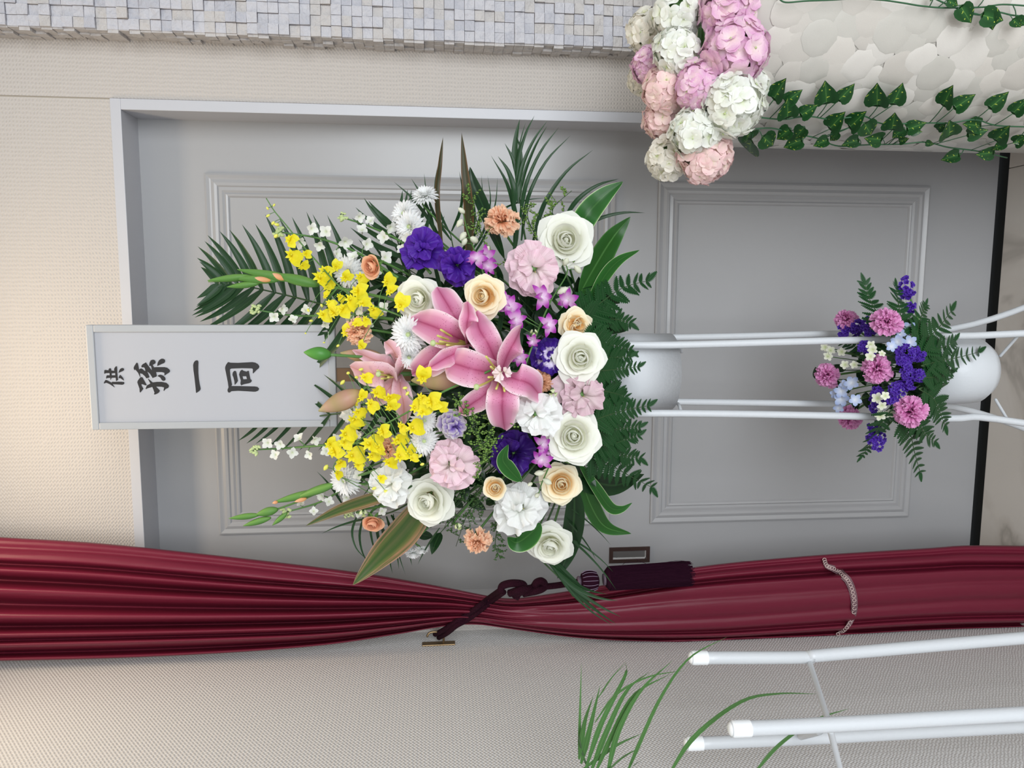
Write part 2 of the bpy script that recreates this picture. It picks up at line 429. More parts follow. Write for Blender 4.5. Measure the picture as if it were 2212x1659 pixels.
def cur(u, v):
    s = (u+1)/2; x = -380+v*2630
    yR, yL = interp(ER, x), interp(EL, x)
    wav = .014*math.sin(x*.0042+s*7)*min(1, s*6, (1-s)*6)
    s2 = min(1, max(0, s+wav))
    k = min(1, max(0, (x-880)/320)); k = k*k*(3-2*k)
    d = prof(s2, RID_T, VAL_T)*(1-k)+prof(s2, RID_B, VAL_B)*k
    waist = math.exp(-((x-1060)/230)**2)
    amp = .062*(1-k)+.052*k; amp *= 1-.45*waist
    y = yR+(yL-yR)*s
    rnd = math.sqrt(max(0, 1-(2*s-1)**2))
    Y = -.045-amp*d-.045*rnd*(1-.2*waist)-.012*waist
    p = W(x, y, Y); p.x = max(p.x, XW+.004)
    return p
M_CUR = None
def curtain_mat():
    m, nt, b = newmat('crimson_satin'); b.inputs['Base Color'].default_value = lin('691a2f'); b.inputs['Roughness'].default_value = .40
    b.inputs['Specular IOR Level'].default_value = .30
    tc = N(nt, 'ShaderNodeTexCoord'); n = N(nt, 'ShaderNodeTexNoise'); n.inputs['Scale'].default_value = 9; n.inputs['Detail'].default_value = 3
    mp = N(nt, 'ShaderNodeMapping'); mp.inputs['Scale'].default_value = (5, 5, .7); nt.links.new(tc.outputs['Object'], mp.inputs[0]); nt.links.new(mp.outputs[0], n.inputs['Vector'])
    bp = N(nt, 'ShaderNodeBump'); bp.inputs['Strength'].default_value = .35; bp.inputs['Distance'].default_value = .006
    nt.links.new(n.outputs['Fac'], bp.inputs['Height']); nt.links.new(bp.outputs[0], b.inputs['Normal']); return m
M_CUR = curtain_mat()
cme = grid(cur, 220, 124)
for v in cme.vertices: v.co.z = max(v.co.z, .004)
curt = thing('curtain', 'long crimson satin curtain gathered in by a dark tieback', 'curtain', W(2200, 1270, -.1))
o = part('drape', cme, curt, M_CUR, TR(-curt.location))
md = o.modifiers.new('thick', 'SOLIDIFY'); md.thickness = .0015
BV = BVHTree.FromPolygons([v.co.copy() for v in cme.vertices], [tuple(p.vertices) for p in cme.polygons])
def on_curtain(px, py, off=.002):
    d = (W(px, py, 0)-CAM).normalized(); h = BV.ray_cast(CAM, d)
    if h[0] is None: return W(px, py, -.12)
    return h[0]-d*off
BR = [(1781, 1209), (1786, 1222), (1800, 1228), (1812, 1234), (1822, 1244), (1832, 1254), (1840, 1272), (1845, 1295), (1845, 1320), (1838, 1342), (1828, 1357), (1818, 1365), (1806, 1372)]
bp_ = [on_curtain(x, y, .007) for x, y in BR]
part('braid_trim', mk(*[a for a in ribbon(bp_, .017, CAM-bp_[6], 'strap', fold=0, n=60, nu=2, raw=True, loc=curt.location)]), curt, mat('mauve_braid', '7d5f66', .8, bump=.6, bscale=300))
ch = []
for k in range(34):
    c = catmull(bp_, 68)[k*2]+(CAM-bp_[6]).normalized()*.0012-curt.location
    ch.append(tube([c+EX*(.0042*math.cos(q*PI/4))+EY*(.0034*math.sin(q*PI/4)) for q in range(9)], .0009, n=8, sides=4, cap=False))
part('braid_loops', mk(*join(ch)), curt, mat('silver_pink_thread', 'c9b2ae', .5), kind='stuff')

# ------------------------------------------------------------------ tieback, tassel, hook
M_ROPE = mat('plum_cord', '2e0c1c', .8, spec=.12, bump=.8, bscale=420)
M_TAS = mat('dark_plum_thread', '260b1c', .9, spec=.08)
hk = W(946, 1378, -.045)
tie = thing('tassel_tieback', 'dark plum rope tieback with a thick thread tassel on the red curtain', 'tieback', hk)
def rope(pts, r=.0060, n=40):
    o = part('cord', tubeme([Vector(p)-tie.location for p in pts], r, n=n, sides=8), tie, M_ROPE); return o
def oc(l, off): return [on_curtain(x, y, off) for x, y in l]
rope([W(948, 1377, -.05), W(965, 1368, -.09)]+oc([(985, 1352), (1010, 1338), (1040, 1316), (1065, 1296)], .010)+[W(1088, 1279, -.20)])
rope([W(940, 1370, -.05), W(958, 1361, -.09)]+oc([(985, 1343), (1008, 1329), (1035, 1309), (1058, 1291)], .010)+[W(1082, 1274, -.20)])
KY = -.205
rope([W(1082, 1278, KY), W(1085, 1266, KY), W(1105, 1260, KY-.008), W(1130, 1263, KY), W(1128, 1277, KY-.010), W(1112, 1284, KY), W(1122, 1290, KY)], .0078)
rope([W(1100, 1282, KY), W(1125, 1274, KY-.012), W(1150, 1270, KY), W(1160, 1258, KY-.006), W(1172, 1256, KY-.004), W(1176, 1268, KY), W(1160, 1276, KY-.010), W(1130, 1282, KY)], .0078)
rope([W(1165, 1268, KY), W(1200, 1265, KY), W(1250, 1257, KY)], .0065)
ax = (W(1500, 1240, KY)-W(1250, 1256, KY)).normalized()
def along(p):          # matrix with +Z running down the tassel
    x = ax.cross(FW).normalized(); y = ax.cross(x)
    p = p-tie.location
    return Matrix(((x.x, y.x, ax.x, p.x), (x.y, y.y, ax.y, p.y), (x.z, y.z, ax.z, p.z), (0, 0, 0, 1)))
part('collar', lathe([(0, 0), (.009, 0), (.0115, .003), (.009, .008), (0, .009)], 16), tie, mat('grey_plum_collar', '5a4a58', .6), along(W(1247, 1256, KY)))
ball = part('bead', lathe([(.008, 0), (.016, .003), (.0205, .012), (.0205, .024), (.017, .034), (.008, .038)], 24), tie, M_TAS, along(W(1254, 1256, KY)))
for k in range(14):
    a = k*2*PI/14
    part('thread_band', tubeme([(math.cos(a)*r, math.sin(a)*r, z) for r, z in ((.0165, .003), (.021, .012), (.021, .024), (.0175, .034))], .0006, n=8, sides=4), ball, mat('lilac_thread', '8d7a92', .5) if k == 0 else bpy.data.materials['lilac_thread'])
part('collar', lathe([(0, 0), (.012, 0), (.012, .006), (0, .006)], 16), tie, bpy.data.materials['grey_plum_collar'], along(W(1303, 1252, KY)))
sk = part('tassel_skirt', lathe([(.008, 0), (.017, .001), (.0225, .006), (.0235, .02), (.0235, .12), (.0245, .172), (.0, .172)], 28), tie, M_TAS, along(W(1307, 1250, KY)))
st = []
for k in range(260):
    a = U(0, 2*PI); r = .0238+U(-.0003, .0006); z1 = .172+U(-.004, .012); f = U(.95, 1.06)
    a2 = a+U(-.12, .12)
    st.append(tube([(math.cos(a)*r, math.sin(a)*r, .008), (math.cos(a2)*r*1.01, math.sin(a2)*r*1.01, .09), (math.cos(a)*r*f, math.sin(a)*r*f, z1)], .00055, n=5, sides=3, cap=False))
for k in range(120):
    a = U(0, 2*PI); r = U(0, .024)
    st.append(tube([(math.cos(a)*r, math.sin(a)*r, .165), (math.cos(a)*r, math.sin(a)*r, .172+U(.002, .011))], .0006, n=2, sides=3, cap=False))
part('thread', mk(*join(st)), sk, M_TAS, kind='stuff')
for pts in ([(1345, 1220), (1352, 1215), (1374, 1214), (1378, 1210), (1374, 1208)], [(1395, 1217), (1380, 1212)], [(1430, 1216), (1465, 1211), (1480, 1213), (1495, 1216)]):
    part('loose_thread', tubeme([W(x, y, KY-.012)-tie.location for x, y in pts], .0004, n=12, sides=4), tie, M_TAS)
M_BRASS = mat('aged_brass', '8a7457', .35, metal=.8)
hook = thing('tieback_hook', 'small brass wall hook holding the dark curtain rope', 'hook', (XW, -.06, hk.z))
z0, z1 = W(912, 1384, -.05).z-hk.z, W(983, 1384, -.05).z-hk.z
part('plate', boxme(0, .003, -.009, .009, min(z0, z1), max(z0, z1), bev=.001), hook, M_BRASS)
part('hook_arm', tubeme([(0, 0, -.012), (.02, -.006, -.012), (.034, -.012, .0), (.034, -.014, .018), (.026, -.016, .024)], .0025, n=16, sides=8), hook, M_BRASS)

# ------------------------------------------------------------------ name board
SY = -.31
M_BOARD = mat('white_board_face', 'abacb2', .35)
M_SFR = mat('silver_white_moulding', 'a6a8ab', .4)
c1, c2 = W(184, 702, SY), W(728, 922, SY)
bw, bh = c1.x-c2.x, c1.z-c2.z
board = thing('name_board', 'white framed name board with black brushed characters above the flowers', 'sign', (c2.x, SY, c2.z))
part('panel', boxme(.008, bw-.008, .004, .012, .008, bh-.008), board, M_BOARD)
fr_ = .0125
for a in ((0, bw, 0, fr_), (0, bw, bh-fr_, bh), (0, fr_, fr_, bh-fr_), (bw-fr_, bw, fr_, bh-fr_)):
    part('frame_rail', boxme(a[0], a[1], 0, .016, a[2], a[3], bev=.0015), board, M_SFR)
st_t = W(740, 812, SY)
part('stake', boxme(st_t.x-c2.x-.012, st_t.x-c2.x+.012, .016, .026, -.52, .12), board, mat('raw_pine', '8a6a4d', .7, vary=.3, vscale=20))
INK = mat('black_ink', '121014', .5)
G7 = lambda p: (200+p[0]/10.055, 760+p[1]/10.055)
G8 = lambda p: (400+p[0]/12.289, 760+p[1]/12.289)
CH = [
 (G7, [[[(285,608),(318,618),(412,668),(425,650),(445,648),(440,705),(487,775),(455,758),(375,705),(300,672),(268,680),(250,692),(243,678),(258,640)]],
  [[(425,668),(440,650),(500,652),(560,648),(640,650),(680,655),(693,680),(680,702),(645,716),(600,712),(440,704)]],
  [[(345,400),(350,370),(380,352),(403,370),(410,410),(415,510),(412,570),(390,612),(382,600),(388,560),(370,500),(365,420)]],
  [[(465,400),(470,360),(500,318),(530,312),(535,360),(537,440),(545,540),(556,605),(515,638),(508,630),(500,560),(490,480),(485,420)]],
  [[(300,520),(320,508),(380,510),(500,508),(500,562),(400,566),(320,568),(298,588),(293,560)]],
  [[(255,400),(275,392),(345,402),(480,412),(500,415),(500,460),(420,468),(360,462),(290,462),(258,480),(250,450)]],
  [[(562,460),(575,410),(600,368),(640,350),(672,356),(686,382),(670,410),(630,428)]],
  [[(565,575),(572,530),(598,498),(630,525),(665,570),(686,628),(645,602),(600,572)]]]),
 (G7, [[[(1030,560),(1060,546),(1090,560),(1110,600),(1150,670),(1180,725),(1140,728),(1090,705),(1058,705),(1075,750),(1105,800),(1060,860),(1035,887),(1022,870),(1018,800),(990,720),(970,660),(985,620)]],
  [[(1150,800),(1165,760),(1180,730),(1250,690),(1300,665),(1400,652),(1500,652),(1600,672),(1645,710),(1662,745),(1640,785),(1590,805),(1550,852),(1540,840),(1552,775),(1500,760),(1400,755),(1290,765),(1200,790),(1160,812)]],
  [[(1198,582),(1220,590),(1300,660),(1330,700),(1390,765),(1440,815),(1462,845),(1445,880),(1400,910),(1350,930),(1330,918),(1345,890),(1320,820),(1295,760),(1255,690)]],
  [[(890,350),(905,310),(950,240),(968,234),(985,255),(1000,320),(1010,385),(1035,365),(1060,360),(1080,370),(1140,420),(1145,400),(1130,350),(1100,335),(1065,340),(1058,305),(1085,270),(1160,228),(1180,260),(1222,316),(1285,400),(1275,330),(1257,302),(1228,308),(1235,240),(1260,185),(1310,168),(1350,180),(1370,215),(1365,250),(1305,285),(1345,350),(1380,440),(1398,520),(1380,540),(1300,570),(1290,545),(1240,470),(1190,430),(1215,490),(1238,545),(1215,565),(1165,575),(1140,535),(1080,480),(1030,465),(1040,555),(1028,545),(990,460),(940,400),(925,385),(912,403),(900,385)]],
  [[(1340,335),(1400,332),(1560,332),(1620,345),(1670,385),(1685,415),(1670,445),(1600,490),(1562,518),(1558,455),(1500,440),(1380,440),(1340,400)]],
  [[(1402,310),(1412,240),(1440,185),(1490,150),(1530,148),(1570,170),(1578,205),(1560,240),(1490,270)]],
  [[(1410,525),(1440,500),(1480,495),(1540,520),(1578,560),(1587,595),(1570,625),(1530,632),(1500,610),(1470,560)]]]),
 (G8, [[[(210,350),(225,290),(260,240),(310,222),(340,232),(353,270),(350,400),(352,560),(365,720),(390,870),(413,970),(405,1010),(370,1045),(295,1095),(287,1080),(270,900),(240,640),(218,480)]]]),
 (G8, [[[(1125,285),(1150,270),(1200,288),(1400,292),(1600,282),(1780,272),(1860,285),(1930,325),(1965,370),(1970,400),(1955,435),(1890,490),(1805,577),(1793,560),(1797,480),(1790,450),(1760,440),(1500,435),(1230,445),(1195,460),(1190,500),(1200,620),(1220,740),(1245,870),(1228,908),(1400,908),(1850,918),(1920,930),(1960,970),(1962,990),(1940,1030),(1880,1055),(1830,1060),(1600,1045),(1400,1035),(1230,1045),(1185,1080),(1160,1085),(1130,1060),(1122,1010),(1150,940),(1130,800),(1090,600),(1060,450),(1060,410),(1080,350)]],
  [[(1255,590),(1265,545),(1295,510),(1325,502),(1350,515),(1365,560),(1385,670),(1403,770),(1380,810),(1320,880),(1310,860),(1305,780),(1280,680),(1255,620)]],
  [[(1430,600),(1450,530),(1480,490),(1515,475),(1545,500),(1630,525),(1660,505),(1690,505),(1700,560),(1720,660),(1735,725),(1765,745),(1768,780),(1740,815),(1690,835),(1560,860),(1510,880),(1495,897),(1475,870),(1465,840),(1475,760),(1450,680)], [(1525,650),(1620,648),(1640,722),(1545,728)]]])]
for gi, (G, polys) in enumerate(CH):
    bm = bmesh.new()
    for si, loops in enumerate(polys):
        es = []
        for L in loops:
            vv = [bm.verts.new(W(*G(p), SY+.0036-.00003*si)-board.location) for p in L]
            es += [bm.edges.new((vv[i], vv[(i+1) % len(vv)])) for i in range(len(vv))]
        bmesh.ops.triangle_fill(bm, use_beauty=True, edges=es)
    part('character', bm2me(bm), board, INK)

# ------------------------------------------------------------------ flower stand
FY, BY = -.37, -.22
stand = thing('flower_stand', 'white two-tier tubular metal flower stand with cylindrical cups', 'flower stand', (W(1480, 812, -.295).x, -.295, 0))
sl = stand.location
def rod(name, pts, r, m=M_WHITE, par=None, n=30):
    par = par or stand
    return part(name, tubeme([Vector(p)-sl for p in pts], r, n=n, sides=10), par, m)
def foot(p, dx, dy): return [p, Vector((p.x+dx*.6, p.y+dy*.6, .07)), Vector((p.x+dx, p.y+dy, .006))]
for pts, Y, dx, dy in (([(1290, 744), (1462, 745), (1750, 737), (1921, 733), (2056, 726), (2150, 723)], FY, .03, -.10),
                   ([(1290, 894), (1476, 893), (1750, 897), (2045, 904), (2150, 905)], FY, -.07, -.10),
                   ([(1290, 731), (1458, 729), (1750, 722), (2054, 711)], BY, .12, .06),
                   ([(1290, 867), (1471, 868), (1750, 872), (1883, 874), (2060, 879)], BY, -.12, .06)):
    P_ = [W(x, y, Y) for x, y in pts]
    rod('leg', P_+foot(P_[-1]+Vector((0, 0, 0)), dx, dy)[1:], .0066)
def cup(cx, y0, y1, bx, tx, r, nm):
    ctr = W(bx, (y0+y1)/2, FY); top = W(tx, (y0+y1)/2, FY)
    zb, zt = ctr.z, top.z
    o = part(nm, lathe([(0, zb+.004), (r-.003, zb+.004), (r, zb+.0), (r, zt), (r-.002, zt), (r-.002, zb+.03), (0, zb+.03)], 40), stand, M_WHITE, TR((ctr.x-sl.x, 0, 0)))
    return o
cup(1, 738, 886, 1474, 1300, .072, 'upper_cup'); 
ctr = W(2186, 808, FY); top = W(2045, 808, FY)
part('lower_cup', lathe([(0, ctr.z-.004), (.03, ctr.z-.003), (.052, ctr.z+.004), (.064, ctr.z+.022), (.066, ctr.z+.05), (.066, top.z), (.064, top.z), (.064, ctr.z+.06), (0, ctr.z+.06)], 40), stand, M_WHITE, TR((ctr.x-sl.x, 0, 0)))
rod('brace', [W(2160, 770, FY+.04), W(2190, 736, FY+.01), W(2200, 724, FY)], .0028)
rod('brace', [W(2150, 862, FY+.04), W(2172, 899, FY+.01), W(2176, 906, FY)], .0028)
rod('brace', [W(1466, 742, FY), W(1470, 750, FY+.03), W(1472, 760, FY+.05)], .003)
rod('brace', [W(1472, 893, FY), W(1468, 878, FY+.02), W(1464, 872, FY+.05)], .003)

# neighbouring empty stand at the left, cut by the picture edge
s2 = thing('flower_stand', 'white metal tube stand with plastic end caps beside the left wall', 'flower stand', (W(2212, 1480, -.65).x, -.65, 0))
sl2 = s2.location
def rod2(name, pts, r, m=M_WHITE): return part(name, tubeme([Vector(p)-sl2 for p in pts], r, n=24, sides=14), s2, m)
for pts, Y, ry in (([(1492, 1421), (1740, 1420), (1780, 1415), (2212, 1378), (2500, 1355)], -.60, 0), ([(1578, 1575), (1760, 1567), (2212, 1542), (2600, 1520)], -.80, 0), ([(1482, 1607), (1800, 1592), (2212, 1570), (2550, 1555)], -.62, 0)):
    P_ = [W(x, y, Y) for x, y in pts]
    P_.append(Vector((P_[-1].x, P_[-1].y, .004)))
    rod2('leg', P_, .0098)
    d = (P_[0]-P_[1]).normalized()
    rod2('end_cap', [P_[0]-d*.026, P_[0]-d*.004], .0109, M_CAP); rod2('end_cap', [P_[0]-d*.005, P_[0]-d*.001, P_[0]+d*.003], lambda t: .0109*math.sqrt(max(.05, 1-t*t*.85)), M_CAP)
rod2('crossbar', [W(1748, 1428, -.60), W(1790, 1560, -.80)], .0042)
rod2('crossbar', [W(1793, 1575, -.80), W(1822, 1690, -.70)], .0042)
rod2('crossbar', [W(1728, 1592, -.62), W(1770, 1580, -.74)], .0050)

# ------------------------------------------------------------------ plant materials
def P2(n, *st, **k): return petal(n, list(st), **k)
PM = dict(
 white=P2('white_rose_petal', (0, 'eef0c8'), (.45, 'f8f8e8'), (1, 'f8f9f2'), trans=.36, rough=.45),
 cream=P2('cream_rose_petal', (0, 'fbc878'), (.55, 'fddc9e'), (.85, 'fbeccb'), (1, 'f8f2da'), trans=.28),
 peach=P2('peach_rose_petal', (0, 'efb06c'), (.5, 'f2b489'), (1, 'f3c3a2'), trans=.28),
 tulip=P2('peach_bud_petal', (0, 'e3c08a'), (.5, 'eeac84'), (1, 'f0bc9b'), trans=.28),
 salmon=P2('salmon_carnation_petal', (0, 'd98f62'), (.6, 'eeb08c'), (1, 'f6d0b2'), trans=.25),
 rust=P2('tan_carnation_petal', (0, 'b4704a'), (.6, 'cf9470'), (1, 'dca888'), trans=.2),
 pinkc=P2('pink_carnation_petal', (0, 'b84a92'), (.6, 'd67cb8'), (1, 'e6a4d2'), trans=.25),
 blush=P2('blush_lisianthus_petal', (0, 'e9e3cf'), (.4, 'efdfe0'), (1, 'efcfdc'), trans=.25, vein=6),
 dusty=P2('dusty_pink_lisianthus_petal', (0, 'ddd6c0'), (.4, 'e0cfcf'), (1, 'dcbcc8'), trans=.22, vein=6),
 wlis=P2('white_lisianthus_petal', (0, 'dde6c4'), (.3, 'f5f7f2'), (1, 'fafbfb'), trans=.38, vein=6),
 purple=P2('violet_lisianthus_petal', (0, '2f1065'), (.5, '3f158c'), (1, '5a2aa8'), trans=.25, vein=6),
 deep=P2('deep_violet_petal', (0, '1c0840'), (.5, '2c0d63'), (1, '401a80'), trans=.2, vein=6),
 lilac=P2('lilac_edged_petal', (0, '5a3f94'), (.6, '7d65b4'), (.85, 'b9aacb'), (1, 'd9d6d2'), trans=.25),
 pico=P2('white_petal_violet_edge', (0, 'dcdcc6'), (.5, 'e6dff0'), (.68, 'd9cdec'), (.78, '43208a'), (1, '35157a'), trans=.2, jitter=.3),
 mum=P2('white_chrysanthemum_petal', (0, 'dfe7c0'), (.25, 'f6f8f6'), (1, 'fcfcfe'), trans=.42),
 lily=P2('pink_lily_tepal', (0, 'b2507a'), (.07, 'c76a92'), (.3, 'd888ae'), (.58, 'e29bbb'), (.80, 'efbcd2'), (1, 'f9e6ed'), axis='u', spots='8e2b55', trans=.3, rough=.42, jitter=.12),
 lily2=P2('pale_pink_lily_tepal', (0, 'c98a86'), (.1, 'd9a0a4'), (.6, 'e6b6c4'), (1, 'f3d6de'), axis='u', spots='a85a78', trans=.25, rough=.42, jitter=.12),
 lilyw=P2('white_lily_throat_petal', (0, 'e6dccb'), (1, 'f3e2e6'), trans=.25),
 onc=P2('yellow_orchid_petal', (0, 'e6bc14'), (.22, 'f2e41e'), (1, 'f8f246'), trans=.35),
 den=P2('magenta_orchid_petal', (0, 'f1e6f1'), (.35, 'e2b4e0'), (.7, 'b446b4'), (1, '8f2397'), trans=.28),
 blue=P2('pale_blue_delphinium_petal', (0, 'e9edf4'), (.5, 'c2cfec'), (1, '9fb4e4'), trans=.3),
 stock=P2('white_stock_petal', (0, 'd6dfb8'), (.4, 'f1f2ea'), (1, 'f5f5f1'), trans=.3),
 ivoryd=P2('cream_delphinium_petal', (0, 'cfdca0'), (.5, 'eceed9'), (1, 'f0f1e4'), trans=.3),
 statice=P2('violet_statice_petal', (0, '2c1566'), (.6, '45219a'), (1, '6a3fbe'), trans=.2),
 hw=P2('white_hydrangea_petal', (0, 'd9e2b8'), (.35, 'eef0e4'), (1, 'f4f5f2'), trans=.3),
 hc=P2('cream_hydrangea_petal', (0, 'dfe0b4'), (.35, 'efece0'), (1, 'f5f1e8'), trans=.3),
 hp=P2('mauve_pink_hydrangea_petal', (0, 'f8e8e2'), (.5, 'f4d6e4'), (1, 'e2acd4'), trans=.3, jitter=.5),
 hb=P2('blush_hydrangea_petal', (0, 'f3ebc8'), (.3, 'f6e2da'), (1, 'f2cfd2'), trans=.3, jitter=.4),
 green=P2('fresh_green_leaf', (0, '4a7a3e'), (.1, '27551f'), (.85, '2a5c26'), (1, '4f7e40'), axis='u', trans=.18, rough=.35, vein=0, jitter=.2),
 dkgreen=P2('dark_green_leaf', (0, '284a26'), (.15, '0f2a14'), (1, '16381a'), axis='u', trans=.10, rough=.32),
 vari=P2('white_edged_leaf', (0, '3f7034'), (.08, '275a24'), (.84, '2d662a'), (.93, '5c8f4a'), (.97, 'b8cc98'), (1, 'dfe8cc'), axis='u', trans=.2, rough=.35, jitter=.1),
 cordy=P2('striped_cordyline_leaf', (0, '54603a'), (.3, '3c5a2c'), (.55, '5f6a3a'), (.72, '9c7a5c'), (.82, '46592f'), (1, 'b08a74'), axis='u', trans=.15, rough=.4, jitter=.45),
 browncord=P2('brown_strap_leaf', (0, '3f3c24'), (.4, '33371f'), (.75, '4f3d24'), (1, '6b4e30'), axis='u', trans=.1, rough=.45, jitter=.4),
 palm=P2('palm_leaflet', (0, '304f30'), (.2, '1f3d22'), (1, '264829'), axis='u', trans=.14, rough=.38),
 fern=P2('leather_fern_pinna', (0, '37603a'), (.12, '173c1d'), (1, '1f4d26'), axis='u', trans=.12, rough=.35),
 stem=mat('flower_stem', '4f7a3c', .5), dstem=mat('dark_stem', '2c4a24', .55),
 calyx=mat('green_calyx', '5d8a48', .5), bud=P2('green_white_bud', (0, '9dbb6c'), (.5, 'c6d69a'), (1, 'dfe8c0'), trans=.2),
 gbud=P2('green_lily_bud', (0, '3f7a34'), (1, '5c9a42'), trans=.05, rough=.4),
 lbud=P2('pinkish_lily_bud', (0, 'a88a60'), (.12, 'b59a72'), (.3, 'b98f7c'), (.6, 'a9936a'), (.8, 'b9977f'), (1, 'a5a06c'), trans=.1, rough=.45),
 glad=P2('gladiolus_sheath', (0, '6f9a4c'), (.5, '4f7f3a'), (1, '6c9a4e'), axis='u', trans=.1),
 anther=mat('olive_filament', 'cbc56c', .5), sold=mat('goldenrod_green', '6d9040', .7), sold2=mat('goldenrod_dark_green', '3f6230', .7),
 nearpalm=P2('mid_green_palm_leaflet', (0, '5d8a4c'), (.3, '4a7640'), (1, '557f48'), axis='u', trans=.25, rough=.4),  # near leaflets: a lighter green than the other palm fronds
 obud=mat('yellow_green_bud', 'd9d860', .5),
 buff=mat('dry_petal', 'c8b98c', .7),
)
def ivy_mat():
    m = petal('ivy_leaf_print', [(0, '5f8a44'), (.05, '275829'), (.5, '18421e'), (1, '1d4a23')], trans=.08, rough=.35, axis='u')
    nt = m.node_tree; b = nt.nodes['Principled BSDF']
    uv = [n for n in nt.nodes if n.type == 'UVMAP'][0]
    nz = N(nt, 'ShaderNodeTexNoise'); nz.inputs['Scale'].default_value = 5.0; nz.inputs['Detail'].default_value = 2
    nt.links.new(uv.outputs[0], nz.inputs['Vector'])
    gt = N(nt, 'ShaderNodeMath', operation='GREATER_THAN', i1=.64); nt.links.new(nz.outputs['Fac'], gt.inputs[0])
    src = b.inputs['Base Color'].links[0].from_socket
    mx = N(nt, 'ShaderNodeMix', data_type='RGBA'); mx.inputs[7].default_value = lin('a8b84a')
    nt.links.new(gt.outputs[0], mx.inputs[0]); nt.links.new(src, mx.inputs[6]); nt.links.new(mx.outputs[2], b.inputs['Base Color'])
    return m
PM['ivy'] = ivy_mat()

# ------------------------------------------------------------------ arrangement geometry
POT = W(1330, 812, -.31)           # where the stems of the big arrangement meet
POT2 = W(2060, 808, -.31)          # and of the small one
def Yd(px, py, k=0):
    r2 = ((px-1050)/430)**2+((py-830)/400)**2
    return -.31-.22*max(0, 1-r2)+k
def Yd2(px, py, k=0):
    r2 = ((px-1960)/170)**2+((py-810)/200)**2
    return -.32-.12*max(0, 1-r2)+k
def inv_pts(root, pts):
    Mi = root.matrix_basis.inverted(); return [Mi @ p for p in pts]
def add_stem(root, pot, r=.0022, back=.03, m=None):
    M = root.matrix_basis; p = M.translation; z = M.col[2].xyz.normalized(); s = M.col[0].xyz.length
    a = p-z*back; q = pot+Vector((U(-.03, .03), U(-.02, .02), U(-.01, .02)))
    mid = a.lerp(q, .45)+Vector((0, .03, 0))
    part('stem', tubeme([x/1 for x in inv_pts(root, [p, a, mid, q])], r/s, n=10, sides=5), root, m or PM['stem'])
class Spec: pass
def bloom(name, label, cat, px, py, rpx, tx, ty, k=0, pot=None, depth=Yd, group=None, spin=None):
    Y = depth(px, py, k); p = W(px, py, Y); s = rpx*PXM(Y)
    return thing(name, label, cat, face(p, tx, ty, U(0, 6) if spin is None else spin, s), group)

# rose --------------------------------------------------------------
def rose_me(key, rt, zt, spread, flare, point):
    def fn(u, v):
        t = v*(1-.20*abs(u)**3+point*(1-abs(u))**3*.08)
        a = u*spread*(.40+.60*min(1, t*1.5))
        r = .05+rt*math.sin(min(t, 1)*PI/2)**.75
        q = max(0, t-.66)/.34
        r += flare*q*q*(1+.25*point*(1-abs(u)))+.02*abs(u)**4
        z = zt*(t**.85)-flare*.42*q*q
        return Vector((r*math.cos(a), r*math.sin(a), z))
    return grid(fn, 10, 9, 'rose'+key)
ROSE = [('a', 3, .09, .68, 1.8, -.07, 0), ('b', 3, .20, .72, 1.6, -.10, 0), ('c', 4, .31, .75, 1.35, -.08, .2), ('d', 5, .42, .72, 1.12, .02, .4), ('e', 5, .55, .60, 1.0, .14, .5), ('g', 5, .66, .47, .95, .20, .6), ('f', 6, .72, .28, .90, .24, .7)]
def rose(label, px, py, r, tx, ty, m, k=0, layers=7, ruf=.12, pot=POT):
    root = bloom('rose', label, 'rose', px, py, r, tx, ty, k, group='roses in the large arrangement')
    mm = PM[m]
    for li, (key, n, rt, zt, sp, fl_, pt) in enumerate(ROSE[:layers]):
        for i in range(n):
            part('petal', rose_me(key, rt, zt, sp, fl_, pt), root, mm, RZ(2*PI*i/n+li*.7+U(-.15, .15)) @ RY(U(-ruf, ruf)*.6) @ RX(U(-ruf, ruf)) @ SC(U(.95, 1.05)))
    part('heart', lathe([(.12, .2), (.10, .5), (.05, .63), (0, .65)], 10, 'heart'), root, mm)
    sep = MESH.get('sepal') or mk(*ribbon([(.1, 0, -.05), (.4, 0, -.12), (.75, 0, -.05)], .22, (0, 0, 1), 'grass', n=6, nu=2, raw=True)); MESH['sepal'] = sep
    for i in range(5): part('sepal', sep, root, PM['calyx'], RZ(i*2*PI/5))
    add_stem(root, pot)
    return root
